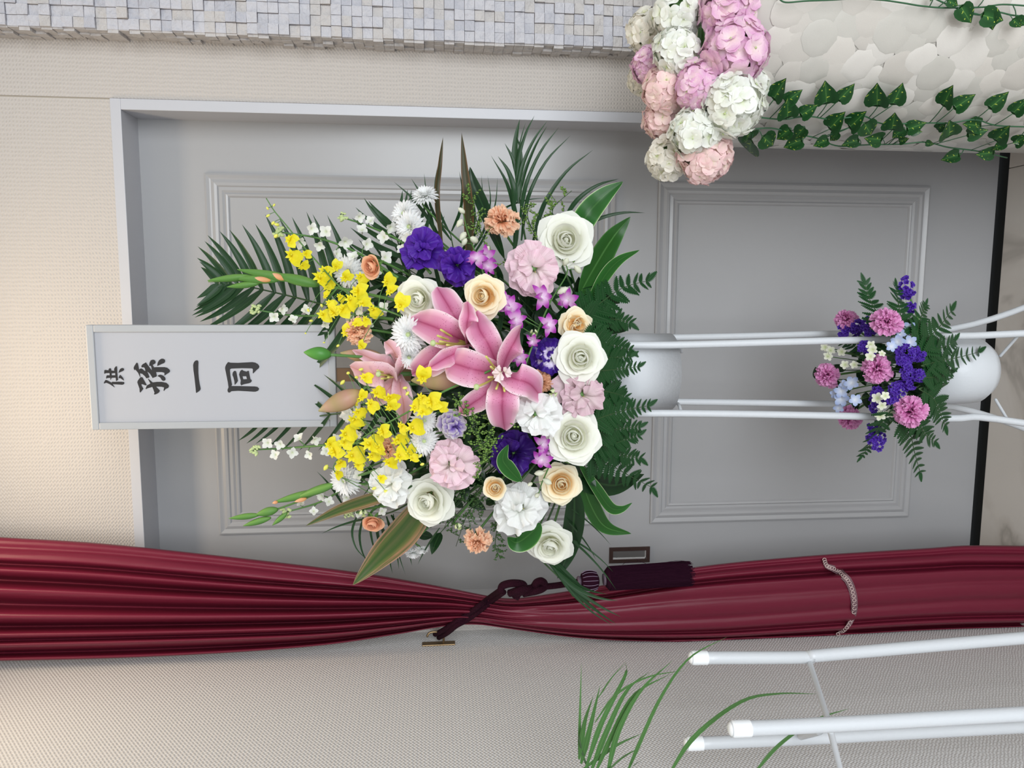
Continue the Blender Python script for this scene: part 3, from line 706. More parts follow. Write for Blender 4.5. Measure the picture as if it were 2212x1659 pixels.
# carnation ---------------------------------------------------------
def carn_me(key, ln, z1, drop, spread, ph):
    def fn(u, v):
        ve = v*(1-.07*abs(math.sin(u*11+ph))-.10*u*u)
        a = u*spread*(.3+.7*v); r = .04+ln*ve
        z = z1*math.sin(v*PI*.6)-drop*v*v+.15*math.sin(u*6+ph)*v*v+.06*math.sin(u*15+ph*2)*v**3
        return Vector((r*math.cos(a), r*math.sin(a), z))
    return grid(fn, 18, 4, 'carn'+key)
CARN = [(8, 1.0, .22, .24, .46), (8, .92, .42, .20, .46), (8, .76, .55, .10, .5), (7, .56, .64, .02, .55), (5, .34, .70, 0, .7), (4, .18, .72, 0, .9)]
def carnation(label, px, py, r, tx, ty, m, k=0, pot=POT, depth=Yd, group='carnations in the large arrangement', name='carnation'):
    root = bloom(name, label, 'carnation', px, py, r, tx, ty, k, depth=depth, group=group)
    for li, (n, ln, z1, dr, sp) in enumerate(CARN):
        for i in range(n):
            part('petal', carn_me('%d%d' % (li, i % 3), ln, z1, dr, sp, i % 3*2.1+li), root, PM[m], RZ(2*PI*i/n+li*.5+U(-.3, .3)) @ RY(U(-.32, .28)) @ RX(U(-.4, .4)) @ SC(U(.82, 1.08)))
    part('calyx', lathe([(.30, .12), (.26, -.25), (.20, -.75), (.08, -.85), (0, -.85)], 10, 'calyx'), root, PM['calyx'])
    add_stem(root, pot, back=r*PXM(-.4)*.8)
    return root
# lisianthus --------------------------------------------------------
def lis_me(key, ln, z0, zr, flat, spread, ph, ruf):
    def fn(u, v):
        ve = v*(1-.16*abs(u)**3-.03*math.sin(u*9+ph))
        a = u*spread*(.35+.65*min(1, v*1.4)); r = .07+ln*(ve**1.15 if flat else ve**1.5)
        z = z0+zr*math.sin(min(1, ve*1.15)*PI*.62)+ruf*math.sin(u*5.2+ph)*ve**2+ruf*.55*math.sin(u*11+ph*2)*ve**4
        return Vector((r*math.cos(a), r*math.sin(a), z))
    return grid(fn, 14, 7, 'lis'+key)
LIS = [(5, 1.0, 0, .16, 1, .74, .11), (5, .90, .04, .36, 1, .70, .16), (4, .76, .05, .58, 0, .80, .18), (3, .55, .05, .72, 0, .85, .16)]
def lisianthus(label, px, py, r, tx, ty, m, k=0, layers=4, eye=True, pot=POT):
    root = bloom('lisianthus', label, 'lisianthus', px, py, r, tx, ty, k, group='lisianthus in the large arrangement')
    for li, (n, ln, z0, zr, fl_, sp, rf) in enumerate(LIS[:layers]):
        for i in range(n):
            part('petal', lis_me('%d%d' % (li, (i*2+li) % 5), ln, z0, zr, fl_, sp, (i*2+li) % 5*1.9+li, rf), root, PM[m], RZ(2*PI*i/n+li*.63+U(-.3, .3)) @ RY(U(-.32, .26)) @ RX(U(-.34, .34)) @ SC(U(.82, 1.1)))
    if eye:
        part('pistil', lathe([(0, 0), (.10, .0), (.12, .18), (.07, .34), (.10, .42), (.04, .46), (0, .46)], 10, 'pistil'), root, PM['calyx'])
        an = MESH.get('anthers') or mk(*join([tube([(0, 0, .1), (.1*math.cos(a), .1*math.sin(a), .3), (.16*math.cos(a), .16*math.sin(a), .38)], .02, n=5, sides=4) for a in (0, 1.2, 2.5, 3.8, 5)])); MESH['anthers'] = an
        part('stamens', an, root, PM['anther'])
    add_stem(root, pot)
    return root
# chrysanthemum -----------------------------------------------------
def mum_ring(key, n, ln, el, curl, w):
    if key in MESH: return MESH[key]
    L = []
    for i in range(n):
        a = 2*PI*i/n+U(-.05, .05); e = el+U(-.12, .12); l = ln*U(.88, 1.06); c, s = math.cos(a), math.sin(a)
        pt = lambda t: (c*(.06+l*t*math.cos(e)), s*(.06+l*t*math.cos(e)), l*t*math.sin(e)-curl*t*t)
        pts = [pt(0), pt(.35), pt(.7), pt(1)]
        L.append(ribbon(pts, w, (-c*math.sin(e), -s*math.sin(e), math.cos(e)), 'strap', fold=.5, n=5, nu=2, raw=True))
    MESH[key] = mk(*join(L)); return MESH[key]
def mum(label, px, py, r, tx, ty, k=0, pot=POT, m='mum'):
    root = bloom('chrysanthemum', label, 'chrysanthemum', px, py, r, tx, ty, k, group='white chrysanthemums in the large arrangement')
    for i, (n, ln, el, cu, w_) in enumerate(((24, 1.0, .0, .10, .26), (24, .98, .25, .12, .26), (22, .92, .5, .10, .25), (20, .82, .75, .06, .24), (16, .68, .98, 0, .22), (12, .52, 1.2, 0, .18))):
        part('ray_petals', mum_ring('mum%d' % i, n, ln, el, cu, w_), root, PM[m], RZ(U(0, 6)), kind='stuff')
    part('disc', lathe([(.2, .1), (.16, .2), (0, .24)], 10, 'mumdisc'), root, PM['bud'])
    part('calyx', lathe([(.34, .04), (.26, -.14), (.08, -.24), (0, -.24)], 10, 'mumcal'), root, PM['calyx'])
    add_stem(root, pot, .0018)
    return root

# ------------------------------------------------------------------ the big arrangement: blooms
rose('white rose at the upper right beside the blush lisianthus and leafy blade', 1220, 522, 60, .1, -.15, 'white')
rose('white rose left of the cream rose and touching a pink lily tip', 911, 645, 48, -.45, .15, 'white')
rose('white rose with a green outer edge just under the small open cream rose', 1252, 772, 55, .05, .02, 'white', k=-.03)
rose('largest wide-open white rose at the lower edge above the fern tips', 1238, 942, 60, .05, .02, 'white', k=-.03)
rose('white rose tilted sideways next to the striped cordyline leaf', 932, 1078, 55, -.35, .3, 'white')
rose('drooping white rose at the far left rim near the door pull', 1190, 1168, 50, -.05, .55, 'white')
rose('cream rose with golden heart above the large pink lily', 1050, 640, 44, -.35, -.02, 'cream', k=-.03)
rose('small cream rose with a deep apricot centre and crumpled outer petals', 1242, 702, 36, .1, .05, 'cream', k=.0, ruf=.45)
rose('cream rose at the lower left rim beside the white lisianthus', 1210, 1042, 44, .1, .15, 'cream')
rose('smallest cream rose bud opening above the white lisianthus', 1070, 1052, 34, -.05, .1, 'cream', layers=5)
rose('salmon peach rose bud pointing up at the left of the violet blooms', 812, 574, 34, -.75, .15, 'peach', layers=5, k=-.02)
rose('salmon peach bud drooping outward beside the big striped leaf', 808, 1120, 32, -.25, .85, 'tulip', layers=5)
carnation('salmon carnation at the top right under the palm frond', 1083, 480, 40, -.1, -.55, 'salmon')
carnation('salmon carnation beside the upper corner of the name board', 777, 714, 36, -.75, .1, 'salmon')
carnation('orange carnation half hidden by the lower yellow orchids', 838, 968, 26, -.3, .1, 'salmon', k=.01)
carnation('tan carnation tucked between the large pink lily and dusty lisianthus', 1167, 826, 28, .1, .1, 'rust', k=.02)
carnation('salmon carnation hanging at the left rim by the curtain', 1032, 1166, 34, .0, .75, 'salmon')
lisianthus('pale blush lisianthus with green centre beside the upper right white rose', 1150, 578, 60, .15, .05, 'blush', k=-.01)
lisianthus('dusty pink lisianthus in shade behind the largest pair of white roses', 1250, 848, 56, .3, .15, 'dusty', k=-.015)
lisianthus('pale blush ruffled lisianthus between the white mums and white rose', 980, 997, 55, -.3, .15, 'blush', k=-.01)
lisianthus('white lisianthus with green centre touching the large pink lily', 1157, 893, 55, .05, .05, 'wlis', k=-.02)
lisianthus('white lisianthus with green eye between two cream roses', 1122, 1094, 60, .0, .25, 'wlis')
lisianthus('white lisianthus in front of the striped leaf below the yellow orchids', 852, 1042, 48, -.45, .25, 'wlis', eye=False)
lisianthus('small white lisianthus tucked by the lower corner of the name board', 762, 885, 28, -.5, .3, 'wlis', k=.03, eye=False)
lisianthus('violet lisianthus nearest the white chrysanthemum cluster', 917, 545, 45, -.2, -.35, 'purple', eye=False)
lisianthus('violet lisianthus beside the magenta orchid florets', 988, 572, 41, -.1, .25, 'purple', eye=False)
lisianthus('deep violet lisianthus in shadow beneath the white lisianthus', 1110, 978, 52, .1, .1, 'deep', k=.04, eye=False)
lisianthus('lilac lisianthus with pale edges above the blush one', 978, 918, 32, .1, .2, 'lilac', eye=False)
lisianthus('white lisianthus with violet edged petals behind the lower white rose', 1192, 770, 46, -.1, .05, 'pico', k=.02)
mum('white chrysanthemum facing sideways above the violet lisianthus', 886, 490, 36, -.5, -.1)
mum('white chrysanthemum in the middle of the top right cluster', 874, 462, 32, -.6, -.35)
mum('topmost white chrysanthemum seen from the side near a dark strap leaf', 918, 424, 30, -.25, -1.2)
mum('white chrysanthemum behind the upper yellow orchid spray', 755, 588, 38, -.6, .1, k=.03)
mum('white chrysanthemum between the left lily and the white rose', 884, 722, 42, -.35, .1, k=-.02)
mum('small white chrysanthemum squeezed between two pink lilies', 884, 770, 30, -.1, .5, k=.0)
mum('white chrysanthemum under the lower yellow orchid spray', 916, 908, 30, .2, .1)
mum('white chrysanthemum next to the ruffled blush lisianthus', 916, 952, 34, .0, .15)
mum('white chrysanthemum at the left end of the lower yellow orchid spray', 746, 1036, 38, -.6, .4)
for px, py, l in ((874, 1184, 'hanging white chrysanthemum nearest the striped leaf'), (893, 1194, 'middle of the three hanging white chrysanthemums'), (911, 1186, 'rightmost small hanging white chrysanthemum under dark leaves')):
    mum(l, px, py, 20 if px < 900 else 17, .0, 1.9)
# green buds
def round_bud(label, px, py, r, ty, k=0):
    root = bloom('lisianthus_bud', label, 'flower bud', px, py, r, 0, ty, k, group='closed green buds in the large arrangement')
    for i in range(6):
        part('petal', rose_me('a', .07, .62, 1.5, .02, 0) if i < 3 else rose_me('bud', .55, 1.1, .7, -.45, 0), root, PM['bud'], RZ(i*2.1))
    add_stem(root, POT)
round_bud('pale green closed bud beside the tan carnation', 1195, 847, 17, .2, -.03)
round_bud('pale green bud on a curved stem among magenta orchids', 1153, 722, 15, -.3, -.02)
round_bud('pale green bud by the salmon drooping bud', 785, 1105, 16, .3)
round_bud('pale green bud at the left rim beside the hanging carnation', 990, 1132, 15, .5)

# lilies ------------------------------------------------------------
def tepal(root, name, pts, wpx, m, nrm, wavy=.055, fold=.22):
    P_ = [W(x, y, Y) for x, y, Y in pts]
    part(name, mk(*ribbon(P_, wpx*PXM(pts[1][2]), nrm, 'tepal', fold=fold, n=18, nu=8, loc=root.location, wavy=wavy, ph=U(0, 6), raw=True)), root, m)
VW = (CAM-W(1050, 800, -.5)).normalized()
def lily(label, c, Yc, teps, m, stam):
    root = thing('lily', label, 'lily', W(c[0], c[1], Yc+.035), group='open pink lilies')
    for pts, wd, n_ in teps:
        tepal(root, 'tepal', [(c[0], c[1], Yc+.03)]+[(x, y, Yc+d) for x, y, d in pts], wd, m, (VW+EX*n_[0]+EY*n_[1]).normalized())
    for x, y, d in stam:
        part('filament', tubeme([W(c[0], c[1], Yc+.025)-root.location, W((c[0]*.5+x*.5), (c[1]*.5+y*.5)+3, Yc-.01)-root.location, W(x, y, Yc+d)-root.location], .0017, n=8, sides=5), root, PM['anther'])
    x, y, d = stam[0]
    part('stigma', lathe([(0, -.004), (.0042, -.002), (.0048, .001), (.003, .004), (0, .0045)], 10, 'stigma'), root, PM['bud'], TR(W(x, y, Yc+d)-root.location))
    b = root.location; q = POT
    part('stem', tubeme([Vector((0, 0, 0)), (q-b)*.4+Vector((0, .04, 0)), q-b], .004, n=10, sides=6), root, PM['stem'])
    return root
big = lily('largest open pink lily with speckled tepals facing the viewer', (1082, 806), -.555, [
  ([(1055, 745, -.01), (1035, 710, .0), (1030, 672, .03)], 66, (0, -.2)),
  ([(1030, 800, -.02), (990, 788, -.01), (958, 778, .02)], 82, (-.25, 0)),
  ([(1098, 762, -.03), (1113, 735, -.03), (1125, 708, .02)], 62, (.5, .35)),
  ([(1112, 818, -.03), (1145, 830, -.025), (1172, 862, .02)], 72, (.2, -.2)),
  ([(1086, 850, -.035), (1085, 888, -.03), (1090, 928, .015)], 74, (0, .3)),
  ([(1050, 850, -.01), (1018, 873, .0), (992, 893, .02)], 50, (-.2, .3))], PM['lily'],
  [(1030, 836, -.07), (1050, 770, -.06), (1072, 840, -.06), (1055, 815, -.06), (1090, 845, -.055), (1060, 792, -.06)])
lily('pink lily with yellowish filaments between the white rose and the largest lily', (1012, 742), -.515, [
  ([(985, 690, -.01), (962, 650, .0), (944, 620, .02)], 62, (0, -.3)),
  ([(968, 720, -.03), (930, 703, -.02), (888, 688, .02)], 76, (-.3, -.1)),
  ([(1008, 705, -.05), (1012, 680, -.06), (1010, 652, -.03)], 44, (.5, .0)),
  ([(985, 762, -.04), (960, 775, -.04), (925, 796, -.03)], 46, (0, .5)),
  ([(958, 765, -.01), (925, 785, .0), (890, 808, .03)], 66, (-.2, .3)),
  ([(1024, 740, -.02), (1030, 732, -.03), (1032, 722, .0)], 30, (.6, 0))], PM['lily'],
  [(936, 741, -.07), (952, 712, -.06), (945, 725, -.065), (950, 737, -.065), (965, 745, -.06)])
lily('smaller pale pink lily partly behind yellow orchids beside the name board', (862, 808), -.46, [
  ([(838, 786, -.01), (810, 778, .0), (762, 756, .02)], 34, (0, -.3)),
  ([(856, 772, -.03), (846, 752, -.04), (832, 738, -.02)], 34, (-.3, -.2)),
  ([(830, 808, -.03), (795, 806, -.02), (757, 792, .02)], 56, (-.3, .1)),
  ([(866, 842, -.02), (872, 875, -.02), (872, 915, .01)], 44, (.2, .3)),
  ([(840, 840, -.01), (815, 858, .0), (795, 872, .02)], 42, (-.2, .3)),
  ([(872, 790, -.03), (884, 778, -.03), (890, 790, -.01)], 44, (.4, 0))], PM['lily2'],
  [(818, 808, -.06), (815, 800, -.055), (824, 818, -.06), (838, 815, -.055)])
# lily throat petals
M = face(W(1088, 802, -.59), -.1, 0, .6, 26*PXM(-.58)); 
for i in range(5): part('inner_petal', lis_me('h%d' % i, .8, 0, .5, 0, .5, i*1.7, .15), big, PM['lilyw'], TR(-big.location) @ M @ RZ(i*1.25+U(-.4, .4)) @ RY(U(-.6, .5)) @ RX(U(-.7, .7)) @ SC(U(.6, 1.3)))
def pod(root, name, a, b, wpx, Ya, Yb, m, ridge=True):
    A, B = W(a[0], a[1], Ya), W(b[0], b[1], Yb); r = wpx*.5*PXM(Ya)
    v, f, uv = tube([A.lerp(B, t/14) for t in range(15)], lambda t: r*max(.06, math.sin(PI*min(1, .06+t*.94))**.75*(1.12-.35*t)), n=14, sides=12, raw=True)
    return part(name, mk([p-root.location for p in v], f, uv), root, m)
def lily_bud(label, a, b, wpx, Y, m):
    root = thing('lily_bud', label, 'flower bud', W(a[0], a[1], Y), group='closed lily buds')
    pod(root, 'bud', a, b, wpx, Y, Y, m)
    q = POT-root.location
    part('stem', tubeme([Vector((0, 0, 0)), (W(a[0]*2-b[0], a[1]*2-b[1], Y+.02)-root.location)*.4, q*.5+Vector((0, .02, 0)), q], .0026, n=10, sides=6), root, PM['stem'])
lily_bud('slim green lily bud overlapping the name board', (715, 766), (656, 761), 30, -.47, PM['gbud'])
lily_bud('brownish closed lily bud at the lower corner of the name board', (782, 848), (688, 888), 44, -.47, PM['lbud'])
lily_bud('large cream and pink closed lily bud between two lilies', (1008, 812), (888, 822), 58, -.50, PM['lbud'])
lily_bud('closed lily bud behind the pale lily near the salmon carnation', (830, 775), (735, 762), 34, -.42, PM['lbud'])

# yellow oncidium sprays --------------------------------------------
def onc_me():
    if 'onc' in MESH: return MESH['onc']
    L = []
    def blade(ang, ln, wd, z, pf='leaf', lift=.15, wav=.06):
        c, s = math.cos(ang), math.sin(ang)
        return ribbon([(0, 0, 0), (c*ln*.5, s*ln*.5, lift), (c*ln, s*ln, z)], wd, (0, 0, 1), pf, fold=.1, n=6, nu=4, wavy=wav, ph=ang, raw=True)
    L += [blade(.42, 1.0, .85, .0), blade(-.42, 1.0, .85, .0), blade(0, .75, .5, .1)]
    L += [blade(PI, .55, .26, .1), blade(PI*.72, .5, .26, .05), blade(-PI*.72, .5, .26, .05), blade(PI*.5, .42, .2, .05), blade(-PI*.5, .42, .2, .05)]
    L.append(tube([(0, 0, 0), (-.05, 0, .16), (-.1, 0, .26)], .10, .06, n=3, sides=6))
    MESH['onc'] = mk(*join(L)); return MESH['onc']
BUD = lathe([(0, -1), (.45, -.6), (.6, 0), (.4, .6), (0, 1)], 8)
def near(C, p): return min(C, key=lambda c: (c-p).length)
def spray(label, path, fl, buds, Yk, name='oncidium_spray', cat='orchid spray', fm=None, fmat='onc', bmat='obud', group=None, tol=.10, sr=.0014):
    P_ = [W(x, y, Yd(x, y, Yk)) for x, y in path]
    root = thing(name, label, cat, P_[0], group)
    C = catmull(P_, 60)
    part('stem', tubeme([p-root.location for p in P_]+[], sr*1.3, sr*.6, n=30, sides=5), root, PM['stem'])
    ped = []
    for x, y, r, *ro in fl:
        p = W(x, y, Yd(x, y, Yk-.015)+U(-.01, .01)); s = r*(1.25 if fmat == 'onc' else 1.1)*PXM(p.y)
        a = ro[0] if ro else U(-1.2, 1.2)
        part('floret', fm or onc_me(), root, PM[fmat], TR(-root.location) @ face(p, U(-.8, .8), U(-.8, .8), a, s))
        c = near(C, p); ped.append(tube([c-root.location, c.lerp(p, .6)+Vector((0, .004, .004))-root.location, p-root.location], sr*.5, n=5, sides=4, cap=False))
    for x, y, r in buds:
        p = W(x, y, Yd(x, y, Yk-.01)); s = r*PXM(p.y)
        part('bud', BUD, root, PM['bud'] if bmat == 'bud' else PM[bmat], TR(p-root.location) @ RX(U(-1, 1)) @ RY(U(-1, 1)) @ SC(s))
        c = near(C, p); ped.append(tube([c-root.location, c.lerp(p, .6)+Vector((0, .003, .003))-root.location, p-root.location], sr*.45, n=5, sides=4, cap=False))
    if ped: part('pedicels', mk(*join(ped)), root, PM['stem'], kind='stuff')
    return root
spray('upper yellow orchid spray arching in front of the large palm frond', [(1000, 780), (880, 690), (760, 640), (680, 560), (617, 485), (592, 455), (575, 428)],
  [(627, 518, 20, -.5), (628, 552, 24, -.4), (652, 575, 15), (660, 548, 13), (690, 602, 28, -.2), (700, 584, 18), (705, 618, 20, .9), (725, 578, 16), (745, 600, 17), (778, 598, 19, -.7), (772, 630, 25, 0), (755, 648, 22), (782, 656, 19, .3), (740, 668, 24, -.5), (720, 675, 22), (697, 680, 20, -.2), (712, 655, 14), (806, 668, 20, -.9), (835, 610, 20, .8), (843, 630, 18), (865, 660, 24, 1.2), (747, 718, 17), (768, 700, 15), (790, 690, 14), (735, 640, 13), (704, 640, 12), (780, 748, 14)],
  [(578, 450, 4), (592, 443, 4), (579, 466, 5), (590, 482, 6), (598, 485, 6), (596, 510, 7), (666, 670, 5), (672, 693, 5), (695, 660, 5), (730, 747, 5), (660, 720, 3), (700, 740, 3)], -.02)
spray('lower yellow orchid spray sweeping left below the name board', [(1060, 800), (960, 845), (890, 885), (800, 935), (745, 975), (720, 1010), (735, 1030)],
  [(787, 815, 17, -.2), (812, 850, 23, .4), (800, 872, 20), (840, 858, 22, -.6), (842, 878, 20, .5), (760, 862, 16), (780, 858, 16), (912, 815, 24, 1.3), (912, 858, 20), (930, 868, 28, .2), (948, 876, 20, 0), (895, 880, 22), (912, 890, 22, .7), (890, 925, 27, .3), (868, 920, 18), (765, 905, 24, -.9), (772, 890, 20), (745, 938, 26, .3), (742, 955, 20), (722, 975, 26, .4), (760, 985, 28, .2), (735, 1000, 18), (797, 960, 30, .1), (818, 965, 20), (826, 932, 22, .3), (802, 985, 20), (858, 950, 24, .2), (862, 985, 25, .8), (882, 978, 18), (838, 1000, 20), (890, 990, 14), (712, 960, 18), (772, 1005, 14), (822, 1032, 13), (728, 1022, 14)],
  [(780, 798, 6), (752, 806, 6), (740, 826, 7), (770, 815, 6), (704, 1010, 8), (912, 1003, 6), (908, 985, 6), (808, 1055, 6), (835, 1062, 7), (820, 1075, 4), (880, 850, 6), (875, 838, 6)], -.035)
# magenta dendrobium ------------------------------------------------
def den_me():
    if 'den' in MESH: return MESH['den']
    L = []
    for a, ln, wd in ((0, 1, .5), (2.1, 1, .5), (-2.1, 1, .5), (1.05, .95, .62), (-1.05, .95, .62)):
        c, s = math.cos(a), math.sin(a)
        L.append(ribbon([(0, 0, 0), (c*ln*.5, s*ln*.5, .12), (c*ln, s*ln, .02)], wd, (0, 0, 1), 'leaf', fold=.25, n=6, nu=4, raw=True))
    L.append(ribbon([(0, 0, .05), (-.25, 0, .3), (-.65, 0, .25)], .5, (0, 0, 1), 'leaf', fold=.8, n=6, nu=4, raw=True))
    MESH['den'] = mk(*join(L)); return MESH['den']
spray('magenta and white orchid stem arching over the dark heart of the bouquet', [(1120, 830), (1160, 720), (1190, 650), (1225, 590), (1215, 560)],
  [(1167, 642, 30, .2), (1228, 648, 26, 1.5), (1182, 702, 26, .4), (1100, 665, 28, 1.2), (1112, 690, 26, .2), (1088, 648, 22), (1150, 735, 18), (1125, 775, 20)],
  [(1216, 628, 14), (1248, 582, 12), (1222, 566, 11)], -.005, 'dendrobium_spray', fm=den_me(), fmat='den', bmat='ivoryd')
spray('magenta and white orchid stem beside the violet lisianthus', [(1060, 640), (1040, 580), (1010, 500), (998, 445)],
  [(1030, 562, 26, 1.0), (1050, 552, 24, -.5), (1055, 575, 20), (1048, 598, 12)], [(1050, 540, 12), (1024, 518, 13), (1000, 510, 12), (993, 482, 11), (997, 455, 10), (1003, 523, 10)], -.005, 'dendrobium_spray', fm=den_me(), fmat='den', bmat='ivoryd')
spray('magenta orchid florets next to the largest white rose', [(1230, 1000), (1190, 985), (1185, 1010), (1170, 1045), (1160, 1080)],
  [(1168, 960, 26, .3), (1172, 992, 26, 1.4), (1190, 975, 18)], [(1165, 1022, 12), (1182, 1040, 12), (1160, 1070, 9), (1145, 1046, 8)], -.02, 'dendrobium_spray', fm=den_me(), fmat='den', bmat='ivoryd')
# white stock stalks ------------------------------------------------
def stock_me():
    if 'stock' in MESH: return MESH['stock']
    L = []
    for a in (0, 1.6, 3.1, 4.7):
        c, s = math.cos(a), math.sin(a)
        L.append(ribbon([(0, 0, 0), (c*.4, s*.4, .3), (c, s, U(.1, .6))], .85, (0, 0, 1), 'round', fold=.25, n=5, nu=4, wavy=.05, ph=a, raw=True))
    L.append(tube([(0, 0, 0), (0, 0, -.9)], .14, .09, n=2, sides=5))
    MESH['stock'] = mk(*join(L)); return MESH['stock']
def stock(label, path, n, r, Yk, off=26, extra=()):
    A = [Vector((x, y, 0)) for x, y in path]; C = catmull(A, 40); fl = list(extra)
    for i in range(n):
        c = C[int(40*(.12+.8*i/n))]; sd = 1 if i % 2 else -1
        fl.append((c.x+U(-8, 8), c.y+sd*off*U(.6, 1.1)*(1-.45*i/n), r*.72*U(.85, 1.15)))
    tip = C[-1]
    buds = [(tip.x+U(-4, 16), tip.y+U(-9, 9), U(4, 6.5)) for _ in range(12)]
    spray(label, path, fl, buds, Yk, 'stock_stem', 'white flower stem', stock_me(), 'stock', 'bud', group='white stock stems', sr=.0022)
stock('white stock stem rising above the upper yellow orchids', [(860, 600), (770, 545), (690, 515), (595, 500)], 10, 18, .02)
stock('white stock stem between the palm frond and violet lisianthus', [(930, 590), (870, 525), (800, 490), (735, 468)], 9, 17, .03)
stock('white stock stem lying along the upper edge of the name board', [(850, 690), (760, 680), (640, 682), (545, 668)], 10, 16, .02, 22)
stock('white stock stem under the lower edge of the name board', [(800, 955), (700, 962), (620, 968), (545, 972)], 11, 15, .02, 22)
stock('white stock stem crossing the green gladiolus at the lower left', [(860, 1040), (760, 1050), (690, 1085), (612, 1108)], 9, 15, .02, 24)
stock('short white stock tip above the salmon drooping bud', [(850, 1090), (800, 1098), (748, 1108)], 4, 13, .02, 14)
# gladiolus ---------------------------------------------------------
def gladiolus(label, path, pods, tips, Yk):
    P_ = [W(x, y, Yd(x, y, Yk)) for x, y in path]
    root = thing('gladiolus', label, 'gladiolus', P_[0], 'gladiolus stems in bud')
    part('stem', tubeme([p-root.location for p in P_], .003, .0015, n=20, sides=6), root, PM['stem'])
    for a, b, wd in pods: pod(root, 'bud_sheath', a, b, wd, Yd(*a, Yk-.01), Yd(*b, Yk-.012), PM['glad'])
    for a, b, wd in tips: pod(root, 'petal_tip', a, b, wd, Yd(*a, Yk-.014), Yd(*b, Yk-.016), PM['peach'])
gladiolus('green gladiolus stem with peach bud tips across the palm frond', [(860, 650), (720, 620), (620, 605), (450, 608)],
  [((690, 616), (588, 592), 24), ((640, 605), (512, 582), 20), ((600, 606), (500, 600), 18), ((540, 596), (448, 606), 15), ((560, 612), (490, 620), 14)], [((615, 604), (585, 590), 13), ((585, 606), (546, 600), 12)], .0)
gladiolus('green gladiolus stem with peach bud tips near the curtain', [(830, 1010), (740, 1040), (640, 1085), (560, 1112)],
  [((725, 1045), (640, 1075), 20), ((690, 1060), (588, 1086), 18), ((600, 1100), (552, 1112), 20), ((560, 1112), (494, 1120), 14), ((620, 1108), (588, 1135), 12), ((585, 1118), (525, 1136), 15)], [((708, 1048), (676, 1058), 13), ((662, 1076), (636, 1084), 11), ((600, 1084), (588, 1087), 8)], .0)

# ------------------------------------------------------------------ foliage of the big arrangement
def blade(label, pts, wpx, m, Yk=.0, prof='leaf', nrm=(0, 0), fold=.22, name='strap_leaf', cat='leaf', wavy=0, depth=Yd, tipk=0):
    n_ = len(pts)
    P_ = [W(x, y, depth(x, y, Yk+tipk*i/(n_-1))) for i, (x, y) in enumerate(pts)]
    root = thing(name, label, cat, P_[0])
    part('blade', mk(*ribbon(P_, wpx*PXM(P_[0].y), (VW+EX*nrm[0]+EY*nrm[1]).normalized(), prof, fold=fold, n=24, nu=6, loc=root.location, wavy=wavy, raw=True)), root, m)
    q = POT-root.location
    part('stem', tubeme([Vector((0, 0, 0)), q*.5+Vector((0, .02, 0)), q], .002, n=6, sides=5), root, PM['dstem'])
blade('brown edged strap leaf standing tallest at the top right', [(1014, 600), (1012, 450), (1004, 370), (997, 286)], 24, PM['browncord'], .04, 'strap')
blade('thin brown strap leaf left of the tallest one', [(955, 540), (944, 430), (951, 350), (957, 296)], 13, PM['browncord'], .04, 'strap', (.4, 0))
blade('broad dark blade behind the salmon carnation', [(1090, 560), (1045, 450), (1022, 395), (1015, 360)], 30, PM['dkgreen'], .05)
blade('bright green white edged leaf above the upper right white rose', [(1215, 575), (1258, 480), (1300, 428), (1346, 392)], 56, PM['vari'], .02, 'leaf', (.2, -.3))
blade('broad green leaf right of the upper white rose', [(1250, 640), (1288, 570), (1325, 512), (1362, 468)], 56, PM['green'], .03, 'leaf', (.3, 0))
blade('narrow curling green leaf over the fern tips at the right', [(1265, 670), (1305, 598), (1338, 562), (1382, 540)], 28, PM['vari'], .02)
blade('rounded dark leaf below the fern tips at the left', [(1215, 1000), (1270, 1035), (1330, 1048), (1392, 1024)], 62, PM['dkgreen'], .02, 'leaf', (0, .3))
blade('small curled leaf pointing at the lower door panel', [(1250, 1000), (1288, 1055), (1318, 1096), (1342, 1100), (1366, 1086)], 28, PM['vari'], .0, 'leaf', (.3, 0))
blade('long green leaf curving toward the door pull', [(1245, 1000), (1275, 1088), (1308, 1138), (1364, 1153)], 42, PM['green'], .02, 'leaf', (.2, .2))
blade('long dark hanging leaf behind the drooping white rose', [(1240, 1050), (1240, 1120), (1228, 1190), (1204, 1250)], 50, PM['dkgreen'], .01)
blade('large cordyline leaf with pink stripes pointing to the curtain', [(935, 1060), (880, 1140), (822, 1200), (762, 1264)], 74, PM['cordy'], .0, 'leaf', (-.1, .2))
blade('second cordyline leaf with pink margin crossing the gladiolus', [(880, 1055), (800, 1078), (730, 1102), (660, 1136)], 34, PM['cordy'], -.01, 'leaf', (0, .3))
blade('round white edged leaf beside the drooping white rose', [(1168, 1130), (1140, 1158), (1115, 1172), (1096, 1160)], 54, PM['vari'], -.01)
blade('upright green leaf in front of the deep violet lisianthus', [(1125, 1040), (1098, 1012), (1086, 990), (1098, 960)], 34, PM['vari'], -.02)
blade('slim white edged leaf hanging under the drooping white rose', [(1160, 1180), (1200, 1220), (1222, 1255), (1238, 1290)], 16, PM['vari'], .02, 'strap')
blade('dark leaf spreading above the large upper fern', [(1200, 700), (1260, 650), (1300, 640), (1340, 655)], 50, PM['dkgreen'], .04)
for i, (x, y) in enumerate(((1290, 760), (1300, 860), (1285, 920), (1310, 700))):
    blade(('dark glossy leaf at the lower rim behind the fern nearest the %s' % ('small cream rose', 'dusty pink lisianthus', 'largest white rose', 'upper right fern tip')[i]), [(1200, y), (1250, y-10), (x, y), (x+45, y+14)], 64, PM['dkgreen'], .03)

